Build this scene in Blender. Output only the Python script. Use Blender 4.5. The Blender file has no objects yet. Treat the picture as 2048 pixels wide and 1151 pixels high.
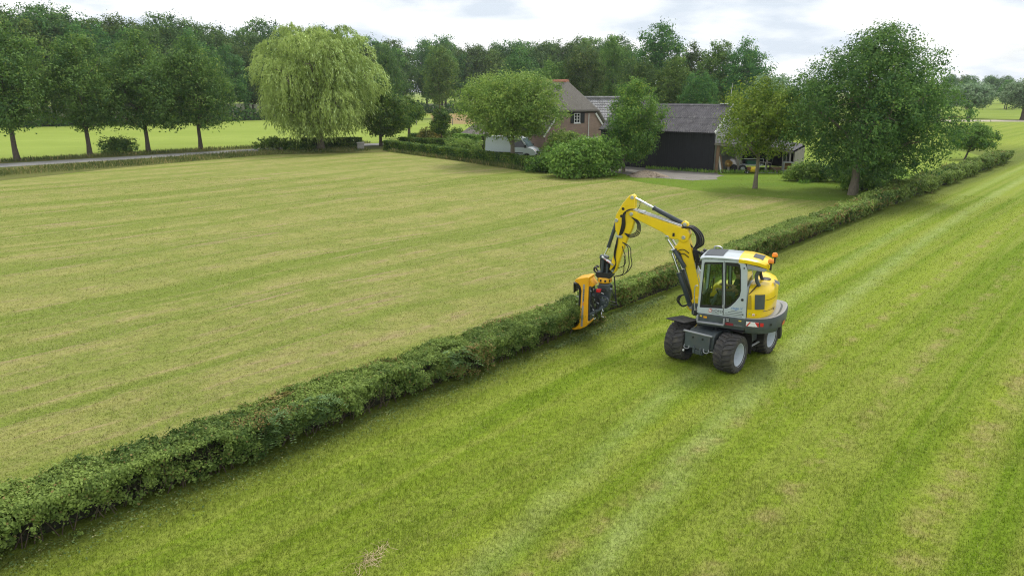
import bpy, bmesh, math, random
import numpy as np
from mathutils import Vector, Matrix

R = math.radians
scene = bpy.context.scene
COL = scene.collection

# ------------------------------------------------------------------ camera
CAM_H = 7.4
cam_d = bpy.data.cameras.new("camera")
cam = bpy.data.objects.new("camera", cam_d)
COL.objects.link(cam)
cam.location = (0, 0, CAM_H)
cam.rotation_euler = (R(90) - math.atan((575.5 - 180.0) / 1450.0), 0, 0)
cam_d.sensor_width = 36.0
cam_d.lens = 1450.0 / 2048.0 * 36.0
cam_d.clip_start = 0.1
cam_d.clip_end = 6000
scene.camera = cam

# ------------------------------------------------------------------ sky and sun
SUN_AZ, SUN_EL = 32.0, 60.0          # degrees right of the view direction, above the horizon
SUN_POWER, SKY_POWER = 2.3, 0.11
world = bpy.data.worlds.new("World")
scene.world = world
world.use_nodes = True
wt = world.node_tree
wt.nodes.clear()
def wn(kind, **kw):
    n = wt.nodes.new(kind)
    for k, v in kw.items():
        setattr(n, k, v)
    return n
w_out = wn('ShaderNodeOutputWorld')
w_bg = wn('ShaderNodeBackground')
w_bg.inputs['Strength'].default_value = SKY_POWER
w_sky = wn('ShaderNodeTexSky', sky_type='NISHITA', sun_disc=False)
w_sky.sun_elevation = R(SUN_EL)
w_sky.sun_rotation = R(SUN_AZ)
w_sky.air_density = 1.0
w_sky.dust_density = 1.5
w_tc = wn('ShaderNodeTexCoord')
w_sep = wn('ShaderNodeSeparateXYZ')
wt.links.new(w_tc.outputs['Generated'], w_sep.inputs[0])
# the clouds: noise on a plane high above, seen along the direction of view
w_den = wn('ShaderNodeMath', operation='ADD'); w_den.inputs[1].default_value = 0.22
w_abs = wn('ShaderNodeMath', operation='ABSOLUTE')
wt.links.new(w_sep.outputs['Z'], w_abs.inputs[0]); wt.links.new(w_abs.outputs[0], w_den.inputs[0])
w_dx = wn('ShaderNodeMath', operation='DIVIDE'); w_dy = wn('ShaderNodeMath', operation='DIVIDE')
wt.links.new(w_sep.outputs['X'], w_dx.inputs[0]); wt.links.new(w_den.outputs[0], w_dx.inputs[1])
wt.links.new(w_sep.outputs['Y'], w_dy.inputs[0]); wt.links.new(w_den.outputs[0], w_dy.inputs[1])
w_cmb = wn('ShaderNodeCombineXYZ')
wt.links.new(w_dx.outputs[0], w_cmb.inputs[0]); wt.links.new(w_dy.outputs[0], w_cmb.inputs[1])
w_n1 = wn('ShaderNodeTexNoise'); w_n1.inputs['Scale'].default_value = 1.15; w_n1.inputs['Detail'].default_value = 7; w_n1.inputs['Roughness'].default_value = 0.55; w_n1.inputs['Distortion'].default_value = 0.3
w_n2 = wn('ShaderNodeTexNoise'); w_n2.inputs['Scale'].default_value = 1.7; w_n2.inputs['Detail'].default_value = 6; w_n2.inputs['Roughness'].default_value = 0.5
w_map = wn('ShaderNodeMapping'); w_map.inputs['Location'].default_value = (3.7, 1.9, 0.4)
wt.links.new(w_cmb.outputs[0], w_map.inputs[0])
wt.links.new(w_map.outputs[0], w_n1.inputs['Vector']); wt.links.new(w_map.outputs[0], w_n2.inputs['Vector'])
w_r1 = wn('ShaderNodeMapRange'); w_r1.inputs[1].default_value = 0.12; w_r1.inputs[2].default_value = 0.34   # how closed the cloud cover is
wt.links.new(w_n1.outputs['Fac'], w_r1.inputs[0])
w_ramp = wn('ShaderNodeValToRGB')
el = w_ramp.color_ramp.elements
el[0].position = 0.36; el[0].color = (6.2, 6.9, 7.7, 1)
el[1].position = 0.56; el[1].color = (10.4, 10.5, 10.6, 1)
wt.links.new(w_n2.outputs['Fac'], w_ramp.inputs[0])
w_mix = wn('ShaderNodeMix', data_type='RGBA')
wt.links.new(w_r1.outputs[0], w_mix.inputs[0])
wt.links.new(w_sky.outputs[0], w_mix.inputs[6]); wt.links.new(w_ramp.outputs[0], w_mix.inputs[7])
wt.links.new(w_mix.outputs[2], w_bg.inputs['Color'])
wt.links.new(w_bg.outputs[0], w_out.inputs['Surface'])

sun_d = bpy.data.lights.new("sun", 'SUN')
sun_d.energy = SUN_POWER
sun_d.angle = R(15)
sun_d.color = (1.0, 0.95, 0.87)
sun = bpy.data.objects.new("sun", sun_d)
COL.objects.link(sun)
sd = Vector((math.sin(R(SUN_AZ)) * math.cos(R(SUN_EL)), math.cos(R(SUN_AZ)) * math.cos(R(SUN_EL)), math.sin(R(SUN_EL))))
sun.rotation_euler = sd.to_track_quat('Z', 'Y').to_euler()
sun.location = (20, 30, 60)

vs = scene.view_settings
vs.view_transform = 'Standard'
vs.look = 'None'
vs.exposure = 0.17
vs.gamma = 1.0
scene.cycles.use_denoising = True
scene.cycles.denoiser = 'OPENIMAGEDENOISE'
scene.cycles.denoising_prefilter = 'NONE'
scene.cycles.filter_width = 1.15
scene.cycles.max_bounces = 6
scene.cycles.diffuse_bounces = 3
scene.cycles.transparent_max_bounces = 12

# ------------------------------------------------------------------ helpers: objects
def link(o, parent=None):
    COL.objects.link(o)
    if parent is not None:
        o.parent = parent
    return o
def tag(o, label=None, cat=None, group=None, kind=None):
    if label: o['label'] = label
    if cat: o['category'] = cat
    if group: o['group'] = group
    if kind: o['kind'] = kind
    return o
def thing(name, label, cat, loc=(0, 0, 0), rz=0.0, group=None):
    o = bpy.data.objects.new(name, None)
    o.empty_display_size = 0.3
    o.location = loc
    o.rotation_euler = (0, 0, rz)
    link(o)
    return tag(o, label, cat, group)
def copy_tree(o, parent=None):
    c = o.copy()
    link(c, parent)
    for ch in o.children:
        copy_tree(ch, c)
    return c

class MB:
    """collects shapes and links them as one mesh object"""
    def __init__(s):
        s.v = []; s.f = []
    def add(s, vs_, fs):
        n = len(s.v)
        s.v += [tuple(p) for p in vs_]
        s.f += [tuple(i + n for i in q) for q in fs]
        return s
    def box(s, x0, x1, y0, y1, z0, z1):
        return s.add([(x0,y0,z0),(x1,y0,z0),(x1,y1,z0),(x0,y1,z0),(x0,y0,z1),(x1,y0,z1),(x1,y1,z1),(x0,y1,z1)],
                     [(0,3,2,1),(4,5,6,7),(0,1,5,4),(1,2,6,5),(2,3,7,6),(3,0,4,7)])
    def bar(s, p0, p1, w, h, up=(0, 0, 1)):
        p0, p1 = Vector(p0), Vector(p1)
        d = (p1 - p0).normalized(); u = Vector(up)
        if abs(d.dot(u)) > 0.98: u = Vector((1, 0, 0))
        a = d.cross(u).normalized() * (w / 2); b = a.cross(d).normalized() * (h / 2)
        q = [p - a - b for p in (p0,)] + [p0 + a - b, p0 + a + b, p0 - a + b, p1 - a - b, p1 + a - b, p1 + a + b, p1 - a + b]
        return s.add(q, [(0,1,2,3),(7,6,5,4),(0,4,5,1),(1,5,6,2),(2,6,7,3),(3,7,4,0)])
    def prism(s, poly, y0, y1):          # polygon in x,z pushed along y
        n = len(poly)
        return s.add([(x, y0, z) for x, z in poly] + [(x, y1, z) for x, z in poly],
                     [tuple(range(n)), tuple(range(2*n-1, n-1, -1))] + [(i, i+n, (i+1)%n+n, (i+1)%n) for i in range(n)])
    def prismz(s, poly, z0, z1):
        n = len(poly)
        return s.add([(x, y, z0) for x, y in poly] + [(x, y, z1) for x, y in poly],
                     [tuple(range(n-1, -1, -1)), tuple(range(n, 2*n))] + [(i, (i+1)%n, (i+1)%n+n, i+n) for i in range(n)])
    def tube(s, path, r, seg=8, caps=True):
        path = [Vector(p) for p in path]; n = len(path)
        rr = r if isinstance(r, (list, tuple)) else [r] * n
        prev = None; base = len(s.v)
        for i, p in enumerate(path):
            d = (path[min(i+1, n-1)] - path[max(i-1, 0)])
            d = d.normalized() if d.length > 1e-9 else Vector((0, 0, 1))
            if prev is None:
                a = d.cross(Vector((0, 0, 1)) if abs(d.z) < 0.9 else Vector((1, 0, 0))).normalized()
            else:
                a = (prev - d * prev.dot(d))
                a = a.normalized() if a.length > 1e-6 else d.orthogonal().normalized()
            prev = a; b = d.cross(a)
            for k in range(seg):
                t = 2 * math.pi * k / seg
                s.v.append(tuple(p + (a * math.cos(t) + b * math.sin(t)) * rr[i]))
        for i in range(n - 1):
            for k in range(seg):
                k2 = (k + 1) % seg
                s.f.append((base + i*seg + k, base + i*seg + k2, base + (i+1)*seg + k2, base + (i+1)*seg + k))
        if caps:
            s.f.append(tuple(base + k for k in range(seg - 1, -1, -1)))
            s.f.append(tuple(base + (n-1)*seg + k for k in range(seg)))
        return s
    def cyl(s, p0, p1, r, seg=16, r1=None):
        return s.tube([p0, p1], [r, r if r1 is None else r1], seg)
    def lathe(s, prof, seg=24, axis='y', c=(0, 0, 0), close=False):   # prof: (radius, along axis)
        base = len(s.v); n = len(prof)
        for r_, h in prof:
            for k in range(seg):
                t = 2 * math.pi * k / seg
                a, b = r_ * math.cos(t), r_ * math.sin(t)
                p = (a, h, b) if axis == 'y' else ((a, b, h) if axis == 'z' else (h, a, b))
                s.v.append((p[0] + c[0], p[1] + c[1], p[2] + c[2]))
        for i in range(n - 1 + (1 if close else 0)):
            i2 = (i + 1) % n
            for k in range(seg):
                k2 = (k + 1) % seg
                s.f.append((base + i*seg + k, base + i*seg + k2, base + i2*seg + k2, base + i2*seg + k))
        return s
    def loft(s, rings, closed=True, cap0=False, cap1=False):
        base = len(s.v); m = len(rings[0])
        for r_ in rings: s.v += [tuple(p) for p in r_]
        for i in range(len(rings) - 1):
            for k in range(m if closed else m - 1):
                k2 = (k + 1) % m
                s.f.append((base + i*m + k, base + i*m + k2, base + (i+1)*m + k2, base + (i+1)*m + k))
        if cap0: s.f.append(tuple(base + k for k in range(m - 1, -1, -1)))
        if cap1: s.f.append(tuple(base + (len(rings)-1)*m + k for k in range(m)))
        return s
    def plate(s, outer, holes, y0, y1):  # plate with holes in the x,z plane, thick along y
        bm = bmesh.new(); edges = []
        for loop in [outer] + holes:
            vv = [bm.verts.new((x, y0, z)) for x, z in loop]
            edges += [bm.edges.new((vv[i], vv[(i+1) % len(vv)])) for i in range(len(vv))]
        bmesh.ops.triangle_fill(bm, use_beauty=True, use_dissolve=False, edges=edges)
        ext = bmesh.ops.extrude_face_region(bm, geom=list(bm.faces))
        bmesh.ops.translate(bm, vec=(0, y1 - y0, 0), verts=[e for e in ext['geom'] if isinstance(e, bmesh.types.BMVert)])
        bm.verts.index_update()
        s.add([v.co[:] for v in bm.verts], [tuple(v.index for v in f.verts) for f in bm.faces])
        bm.free()
        return s
    def xf(s, M):
        s.v = [tuple(M @ Vector(p)) for p in s.v]
        return s
    def mesh(s, name, mat, smooth=True, angle=35):
        me = bpy.data.meshes.new(name)
        me.from_pydata(s.v, [], s.f)
        bm = bmesh.new(); bm.from_mesh(me)
        bmesh.ops.recalc_face_normals(bm, faces=bm.faces)
        bm.to_mesh(me); bm.free()
        if mat: me.materials.append(mat)
        if smooth:
            me.polygons.foreach_set('use_smooth', [True] * len(me.polygons))
            me.set_sharp_from_angle(angle=R(angle))
        return me
    def build(s, name, mat, parent=None, smooth=True, bevel=0.0, angle=35, loc=None):
        o = bpy.data.objects.new(name, s.mesh(name, mat, smooth, angle))
        link(o, parent)
        if loc: o.location = loc
        if bevel:
            b = o.modifiers.new('bevel', 'BEVEL'); b.width = bevel; b.segments = 2; b.limit_method = 'ANGLE'; b.angle_limit = R(40)
        return o

def spline(pts, n=6):
    """Catmull-Rom through the points"""
    P = [Vector(p) for p in pts]; out = []
    for i in range(len(P) - 1):
        p0, p1, p2, p3 = P[max(i-1, 0)], P[i], P[i+1], P[min(i+2, len(P)-1)]
        for k in range(n):
            t = k / n
            out.append(0.5 * ((2*p1) + (p2 - p0)*t + (2*p0 - 5*p1 + 4*p2 - p3)*t*t + (3*p1 - p0 - 3*p2 + p3)*t*t*t))
    return out + [P[-1]]

def np_mesh(name, verts, nper, mat, tint=None, smooth=False):
    """mesh of many separate n-gons with nper corners each, from arrays"""
    nf = len(verts) // nper
    me = bpy.data.meshes.new(name)
    me.vertices.add(len(verts)); me.vertices.foreach_set('co', np.ascontiguousarray(verts, dtype=np.float32).ravel())
    me.loops.add(nf * nper); me.loops.foreach_set('vertex_index', np.arange(nf * nper, dtype=np.int32))
    me.polygons.add(nf); me.polygons.foreach_set('loop_start', np.arange(0, nf * nper, nper, dtype=np.int32))
    me.update(calc_edges=True)
    if tint is not None:
        a = me.attributes.new('tint', 'FLOAT', 'FACE'); a.data.foreach_set('value', tint.astype(np.float32))
    me.materials.append(mat)
    return me
def unit(a):
    return a / np.maximum(np.linalg.norm(a, axis=1, keepdims=True), 1e-9)
def leaf_verts(C, N, size, aspect=0.55, T=None, rng=None, fold=0.12):
    if T is None:
        T = unit(np.cross(N, rng.normal(size=C.shape)))
    else:
        T = unit(T)
    B = unit(np.cross(N, T))
    a = T * (size * 0.5)[:, None]; b = B * (size * 0.5 * aspect)[:, None]; up = N * (size * fold)[:, None]
    v = np.empty((len(C), 4, 3))
    v[:, 0] = C - a; v[:, 1] = C + b * 1.0 + up - a * 0.1; v[:, 2] = C + a; v[:, 3] = C - b + up - a * 0.1
    return v.reshape(-1, 3)

# ------------------------------------------------------------------ helpers: materials
class NT:
    def __init__(s, name):
        s.m = bpy.data.materials.new(name); s.m.use_nodes = True
        s.t = s.m.node_tree; s.t.nodes.clear()
        s.out = s.n('ShaderNodeOutputMaterial')
    def n(s, kind, **kw):
        n = s.t.nodes.new(kind)
        for k, v in kw.items(): setattr(n, k, v)
        return n
    def l(s, a, b): s.t.links.new(a, b)
    def put(s, sock, val):
        if hasattr(val, 'is_output'): s.l(val, sock)
        else: sock.default_value = val
    def math(s, op, a, b=0.0, c=None, clamp=False):
        n = s.n('ShaderNodeMath', operation=op, use_clamp=clamp); s.put(n.inputs[0], a); s.put(n.inputs[1], b)
        if c is not None: s.put(n.inputs[2], c)
        return n.outputs[0]
    def mix(s, f, a, b, mode='MIX'):
        n = s.n('ShaderNodeMix', data_type='RGBA', blend_type=mode)
        s.put(n.inputs[0], f)
        s.put(n.inputs[6], (*a, 1) if isinstance(a, tuple) else a); s.put(n.inputs[7], (*b, 1) if isinstance(b, tuple) else b)
        return n.outputs[2]
    def noise(s, vec, scale, detail=4, rough=0.55, dist=0.0):
        n = s.n('ShaderNodeTexNoise'); s.l(vec, n.inputs['Vector'])
        n.inputs['Scale'].default_value = scale; n.inputs['Detail'].default_value = detail
        n.inputs['Roughness'].default_value = rough; n.inputs['Distortion'].default_value = dist
        return n.outputs['Fac']
    def rng(s, v, a, b, c=0.0, d=1.0, smooth=False):
        n = s.n('ShaderNodeMapRange'); s.put(n.inputs[0], v)
        if smooth: n.interpolation_type = 'SMOOTHSTEP'
        for i, q in enumerate((a, b, c, d)): s.put(n.inputs[1+i], q)
        return n.outputs[0]
    def scale(s, c, f):
        n = s.n('ShaderNodeVectorMath', operation='SCALE'); s.put(n.inputs[0], c); s.put(n.inputs['Scale'], f); return n.outputs[0]
    def pos(s): return s.n('ShaderNodeNewGeometry').outputs['Position']
    def obj(s): return s.n('ShaderNodeTexCoord').outputs['Object']
    def bsdf(s, color, rough=0.6, metal=0.0, spec=None, bump=None, bstr=0.3, bdist=0.02, coat=0.0):
        b = s.n('ShaderNodeBsdfPrincipled')
        s.put(b.inputs['Base Color'], (*color, 1) if isinstance(color, tuple) else color)
        s.put(b.inputs['Roughness'], rough); b.inputs['Metallic'].default_value = metal
        if spec is not None: b.inputs['Specular IOR Level'].default_value = spec
        if coat: b.inputs['Coat Weight'].default_value = coat; b.inputs['Coat Roughness'].default_value = 0.12
        if bump is not None:
            n = s.n('ShaderNodeBump'); n.inputs['Strength'].default_value = bstr; n.inputs['Distance'].default_value = bdist
            s.l(bump, n.inputs['Height']); s.l(n.outputs[0], b.inputs['Normal'])
        return b.outputs[0]
    def end(s, sh): s.l(sh, s.out.inputs['Surface']); return s.m

def m_plain(name, color, rough=0.5, metal=0.0, var=0.12, scale=6.0, dirt=0.0, coat=0.0, bstr=0.0):
    t = NT(name); p = t.obj()
    n1 = t.noise(p, scale, 5, 0.6)
    c = t.mix(t.rng(n1, 0.3, 0.7), tuple(v * (1 - var) for v in color), tuple(min(v * (1 + var), 1.0) for v in color))
    if dirt:
        n2 = t.noise(p, scale * 0.7, 6, 0.7)
        c = t.mix(t.rng(n2, 0.5, 0.72, 0.0, dirt), c, (0.16, 0.13, 0.09))
    r_ = t.rng(t.noise(p, scale * 2.3, 4), 0.3, 0.7, max(rough - 0.1, 0.05), min(rough + 0.12, 1.0))
    return t.end(t.bsdf(c, r_, metal, coat=coat, bump=(t.noise(p, scale * 8, 3) if bstr else None), bstr=bstr))
def m_leaf(name, dark, light, odd, odd_share=0.1, trans=0.35, rnd=0.0):
    """leaf colours vary from leaf to leaf by the mesh's tint, and from tree to tree"""
    t = NT(name)
    at = t.n('ShaderNodeAttribute', attribute_name='tint').outputs['Fac']
    c = t.mix(t.rng(at, 0.0, 0.88), dark, light)
    c = t.mix(t.rng(at, 1.0 - odd_share - 0.02, 1.0 - odd_share), c, odd)
    if rnd:
        oi = t.n('ShaderNodeObjectInfo').outputs['Random']
        h = t.n('ShaderNodeHueSaturation')
        t.put(h.inputs['Hue'], t.rng(oi, 0, 1, 0.5 - 0.03 * rnd, 0.5 + 0.02 * rnd)); t.put(h.inputs['Value'], t.rng(oi, 0, 1, 1 - 0.25 * rnd, 1 + 0.3 * rnd))
        t.l(c, h.inputs['Color']); c = h.outputs[0]
    b = t.bsdf(c, 0.6, spec=0.16)
    tr = t.n('ShaderNodeBsdfTranslucent'); t.l(t.mix(0.5, c, (0.30, 0.40, 0.05), 'MULTIPLY'), tr.inputs[0]); t.l(c, tr.inputs[0])
    ms = t.n('ShaderNodeMixShader'); ms.inputs[0].default_value = trans
    t.l(b, ms.inputs[1]); t.l(tr.outputs[0], ms.inputs[2])
    return t.end(ms.outputs[0])
def m_bark(name, color):
    t = NT(name); p = t.obj()
    mp = t.n('ShaderNodeMapping'); mp.inputs['Scale'].default_value = (6, 6, 1.2); t.l(p, mp.inputs[0])
    n1 = t.noise(mp.outputs[0], 3, 6, 0.65)
    c = t.mix(t.rng(n1, 0.3, 0.7), tuple(v * 0.55 for v in color), tuple(v * 1.35 for v in color))
    c = t.mix(t.rng(t.noise(p, 0.8, 3), 0.5, 0.7, 0, 0.5), c, (0.10, 0.12, 0.05))
    return t.end(t.bsdf(c, 0.9, bump=n1, bstr=0.8, bdist=0.05))
# ------------------------------------------------------------------ the ground
HO = np.array((-4.69, 14.22)); HA = R(42.3)
HD = np.array((math.sin(HA), math.cos(HA))); HN = np.array((-math.cos(HA), math.sin(HA)))
def hw(u, v):                      # a place along the hedge (u) and across it (v, to the left) in the world
    return (HO[0] + u * HD[0] + v * HN[0], HO[1] + u * HD[1] + v * HN[1])

def uv_sockets(t):
    p = t.pos()
    s = t.n('ShaderNodeVectorMath', operation='SUBTRACT'); t.l(p, s.inputs[0]); s.inputs[1].default_value = (HO[0], HO[1], 0)
    a = t.n('ShaderNodeVectorMath', operation='DOT_PRODUCT'); t.l(s.outputs[0], a.inputs[0]); a.inputs[1].default_value = (HD[0], HD[1], 0)
    b = t.n('ShaderNodeVectorMath', operation='DOT_PRODUCT'); t.l(s.outputs[0], b.inputs[0]); b.inputs[1].default_value = (HN[0], HN[1], 0)
    return p, a.outputs['Value'], b.outputs['Value']
def comb(t, a, b):
    c = t.n('ShaderNodeCombineXYZ'); t.put(c.inputs[0], a); t.put(c.inputs[1], b); return c.outputs[0]
def band(t, x, c, w, soft):
    d = t.math('ABSOLUTE', t.math('SUBTRACT', x, c))
    return t.rng(d, w + soft, max(w - soft, 0.0), 0, 1, True)

def col_right(t):
    """fresh green meadow with straight mowing stripes and pale wheel tracks"""
    p, u, v = uv_sockets(t)
    wob = t.math('MULTIPLY', t.math('SUBTRACT', t.noise(p, 0.45, 3), 0.5), 0.35)
    vw = t.math('ADD', v, wob)
    s1 = t.noise(comb(t, t.math('MULTIPLY', u, 0.012), t.math('MULTIPLY', vw, 0.62)), 1.0, 3, 0.6)
    s2 = t.noise(comb(t, t.math('MULTIPLY', u, 0.05), t.math('MULTIPLY', vw, 2.4)), 1.0, 3, 0.6)
    patch = t.noise(p, 0.7, 6, 0.65)
    tuft = t.noise(p, 3.2, 6, 0.72)
    fine = t.noise(p, 9.0, 5, 0.78)
    vfine = t.noise(p, 34.0, 3, 0.8)
    c = t.mix(t.rng(s1, 0.37, 0.61), (0.146, 0.226, 0.014), (0.240, 0.306, 0.034))
    c = t.mix(t.rng(s2, 0.44, 0.60, 0, 0.65), c, (0.256, 0.298, 0.056))
    c = t.mix(t.rng(patch, 0.54, 0.72, 0, 0.40), c, (0.250, 0.256, 0.062))
    c = t.mix(t.rng(tuft, 0.54, 0.74, 0, 0.45), c, (0.112, 0.190, 0.008))
    # wheel tracks, closing in on the hedge as they run away
    s = t.math('SUBTRACT', vw, t.math('SUBTRACT', -3.2, t.math('MULTIPLY', t.math('POWER', 2.71828, t.math('DIVIDE', u, -22.0)), 4.3)))
    brk = t.rng(t.noise(p, 1.3, 6, 0.7), 0.31, 0.59, 0.25, 1.0)
    tr = t.math('MULTIPLY', t.math('MAXIMUM', band(t, s, 0.0, 0.30, 0.30), t.math('MULTIPLY', band(t, s, 1.62, 0.26, 0.30), 0.75)), brk)
    c = t.mix(t.math('MULTIPLY', tr, 0.72), c, (0.310, 0.375, 0.120))
    worn = t.math('MULTIPLY', t.math('MAXIMUM', band(t, vw, -8.65, 0.18, 0.25), t.math('MAXIMUM', band(t, vw, -10.9, 0.25, 0.4), band(t, vw, -6.6, 0.12, 0.2))), t.rng(t.noise(p, 1.1, 5, 0.7), 0.44, 0.62, 0, 0.75))
    c = t.mix(worn, c, (0.330, 0.285, 0.115))
    near = t.math('MULTIPLY', t.rng(vw, -1.7, -0.2, 0, 0.75, True), t.rng(u, 120, 100, 0, 1))     # the hedge's shade, painted into the grass beside it
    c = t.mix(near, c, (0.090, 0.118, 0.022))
    c = t.mix(t.rng(vfine, 0.56, 0.72, 0.0, 0.5), c, (0.32, 0.32, 0.11))
    c = t.scale(c, t.math('MULTIPLY', t.rng(fine, 0.32, 0.68, 0.62, 1.28), t.rng(tuft, 0.3, 0.7, 1.06, 0.94)))
    return c, fine, vfine
def col_left(t):
    """mown hay field: straw and short green in straight swaths along the hedge"""
    p, u, v = uv_sockets(t)
    wob = t.math('ADD', t.math('MULTIPLY', t.math('SUBTRACT', t.noise(p, 0.045, 2), 0.5), 6.0), t.math('MULTIPLY', t.math('SUBTRACT', t.noise(p, 0.6, 4), 0.5), 0.5))
    vw = t.math('ADD', v, wob)
    sw = t.noise(comb(t, t.math('MULTIPLY', u, 0.010), t.math('MULTIPLY', vw, 0.38)), 1.0, 3, 0.6)
    st = t.noise(comb(t, t.math('MULTIPLY', u, 0.06), t.math('MULTIPLY', vw, 2.0)), 1.0, 5, 0.66)
    patch = t.noise(p, 0.5, 6, 0.68)
    tuft = t.noise(p, 2.6, 6, 0.74)
    fine = t.noise(p, 8.0, 5, 0.8)
    vfine = t.noise(p, 30.0, 3, 0.8)
    c = t.mix(t.rng(sw, 0.42, 0.57), (0.172, 0.224, 0.036), (0.280, 0.282, 0.084))
    c = t.mix(t.rng(st, 0.48, 0.64, 0, 0.65), c, (0.325, 0.290, 0.122))
    c = t.mix(t.rng(patch, 0.46, 0.64, 0, 0.75), c, (0.182, 0.230, 0.040))
    c = t.mix(t.rng(tuft, 0.54, 0.70, 0, 0.7), c, (0.150, 0.200, 0.028))
    bare = t.math('MULTIPLY', t.rng(st, 0.54, 0.66, 0, 1), t.rng(patch, 0.42, 0.52, 1, 0))
    c = t.mix(t.math('MULTIPLY', bare, 0.65), c, (0.330, 0.240, 0.150))
    c = t.mix(t.rng(vfine, 0.55, 0.72, 0.0, 0.55), c, (0.42, 0.36, 0.20))
    c = t.scale(c, t.math('MULTIPLY', t.rng(fine, 0.32, 0.68, 0.68, 1.25), t.rng(tuft, 0.3, 0.7, 1.12, 0.88)))
    return c, fine, vfine
def m_ground(name, fn):
    t = NT(name); c, f1, f2 = fn(t)
    return t.end(t.bsdf(c, 0.95, spec=0.1, bump=t.math('ADD', f1, f2), bstr=0.6, bdist=0.05))
def m_blade(name, fn, gain, tipmix):
    """blades of grass take the field's own colour at their foot, varied from blade to blade"""
    t = NT(name); c, f1, f2 = fn(t)
    at = t.n('ShaderNodeAttribute', attribute_name='tint').outputs['Fac']
    g = t.mix(1.0, c, t.mix(at, tuple(v * 0.6 for v in gain), tuple(v * 1.45 for v in gain)), 'MULTIPLY')
    g = t.mix(t.rng(at, 0.88, 0.92, 0, tipmix), g, (0.46, 0.40, 0.22))
    b = t.bsdf(g, 0.6, spec=0.25)
    tr = t.n('ShaderNodeBsdfTranslucent'); t.l(g, tr.inputs[0])
    ms = t.n('ShaderNodeMixShader'); ms.inputs[0].default_value = 0.4
    t.l(b, ms.inputs[1]); t.l(tr.outputs[0], ms.inputs[2])
    return t.end(ms.outputs[0])
def m_turf(name, a, b, c3, s=0.3):
    t = NT(name); p = t.pos()
    mp = t.n('ShaderNodeMapping'); mp.inputs['Rotation'].default_value = (0, 0, R(20)); mp.inputs['Scale'].default_value = (0.25, 1.0, 1.0); t.l(p, mp.inputs[0])
    c = t.mix(t.rng(t.noise(mp.outputs[0], s, 5, 0.6), 0.35, 0.65), a, b)
    c = t.mix(t.rng(t.noise(p, s * 3, 5, 0.65), 0.45, 0.7, 0, 0.7), c, c3)
    f = t.noise(p, 4.0, 5, 0.7)
    c = t.mix(t.rng(f, 0.4, 0.7, 0, 0.45), c, t.mix(0.5, c, (0.10, 0.13, 0.02)))
    return t.end(t.bsdf(c, 0.95, spec=0.1, bump=f, bstr=0.6, bdist=0.06))

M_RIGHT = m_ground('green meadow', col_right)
M_LEFT = m_ground('mown hay field', col_left)
M_FAR = m_turf('far pasture', (0.170, 0.240, 0.028), (0.235, 0.300, 0.045), (0.150, 0.215, 0.025), 0.05)
M_MEADOW = m_turf('bright meadow', (0.230, 0.305, 0.052), (0.275, 0.345, 0.070), (0.220, 0.290, 0.050), 0.08)
M_LAWN = m_turf('farmyard lawn', (0.105, 0.190, 0.016), (0.160, 0.235, 0.026), (0.120, 0.180, 0.020), 0.25)
M_VERGE = m_turf('rough verge', (0.105, 0.120, 0.030), (0.165, 0.160, 0.055), (0.085, 0.115, 0.025), 0.5)
M_STUBBLE = m_turf('brown stubble', (0.360, 0.230, 0.140), (0.330, 0.270, 0.090), (0.300, 0.210, 0.110), 0.06)
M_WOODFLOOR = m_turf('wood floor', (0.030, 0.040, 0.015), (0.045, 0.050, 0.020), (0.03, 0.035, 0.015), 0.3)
def m_asphalt(name, c0, c1):
    t = NT(name); p = t.pos()
    c = t.mix(t.rng(t.noise(p, 0.5, 5, 0.6), 0.35, 0.65), c0, c1)
    f = t.noise(p, 14, 4, 0.8)
    c = t.mix(t.rng(f, 0.5, 0.75, 0, 0.6), c, tuple(v * 1.6 for v in c1))
    return t.end(t.bsdf(c, 0.9, bump=f, bstr=0.5, bdist=0.02))
M_ROAD = m_asphalt('worn asphalt', (0.16, 0.16, 0.155), (0.215, 0.21, 0.20))
M_GRAVEL = m_asphalt('gravel', (0.14, 0.13, 0.12), (0.22, 0.205, 0.185))
M_TRACK = m_asphalt('sandy lane', (0.34, 0.29, 0.22), (0.42, 0.37, 0.29))

def sheet(name, pts, z, mat, rough=0.0, seed=0, step=2.0):
    """flat sheet; its edge wanders a little"""
    rg = random.Random(seed); out = []
    n = len(pts)
    for i in range(n):
        a, b = Vector(pts[i]), Vector(pts[(i+1) % n]); L = (b - a).length
        m = max(1, int(L / step)) if rough else 1
        nn = Vector((-(b - a).y, (b - a).x)).normalized()
        for k in range(m):
            q = a + (b - a) * (k / m)
            if rough: q = q + nn * rg.uniform(-rough, rough)
            out.append((q.x, q.y, z))
    bm = bmesh.new()
    vv = [bm.verts.new(p) for p in out]
    ed = [bm.edges.new((vv[i], vv[(i+1) % len(vv)])) for i in range(len(vv))]
    bmesh.ops.triangle_fill(bm, use_beauty=True, edges=ed)
    for f in bm.faces:
        if f.normal.z < 0: f.normal_flip()
    me = bpy.data.meshes.new(name); bm.to_mesh(me); bm.free()
    me.materials.append(mat)
    o = link(bpy.data.objects.new(name, me)); return tag(o, kind='structure')

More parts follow.
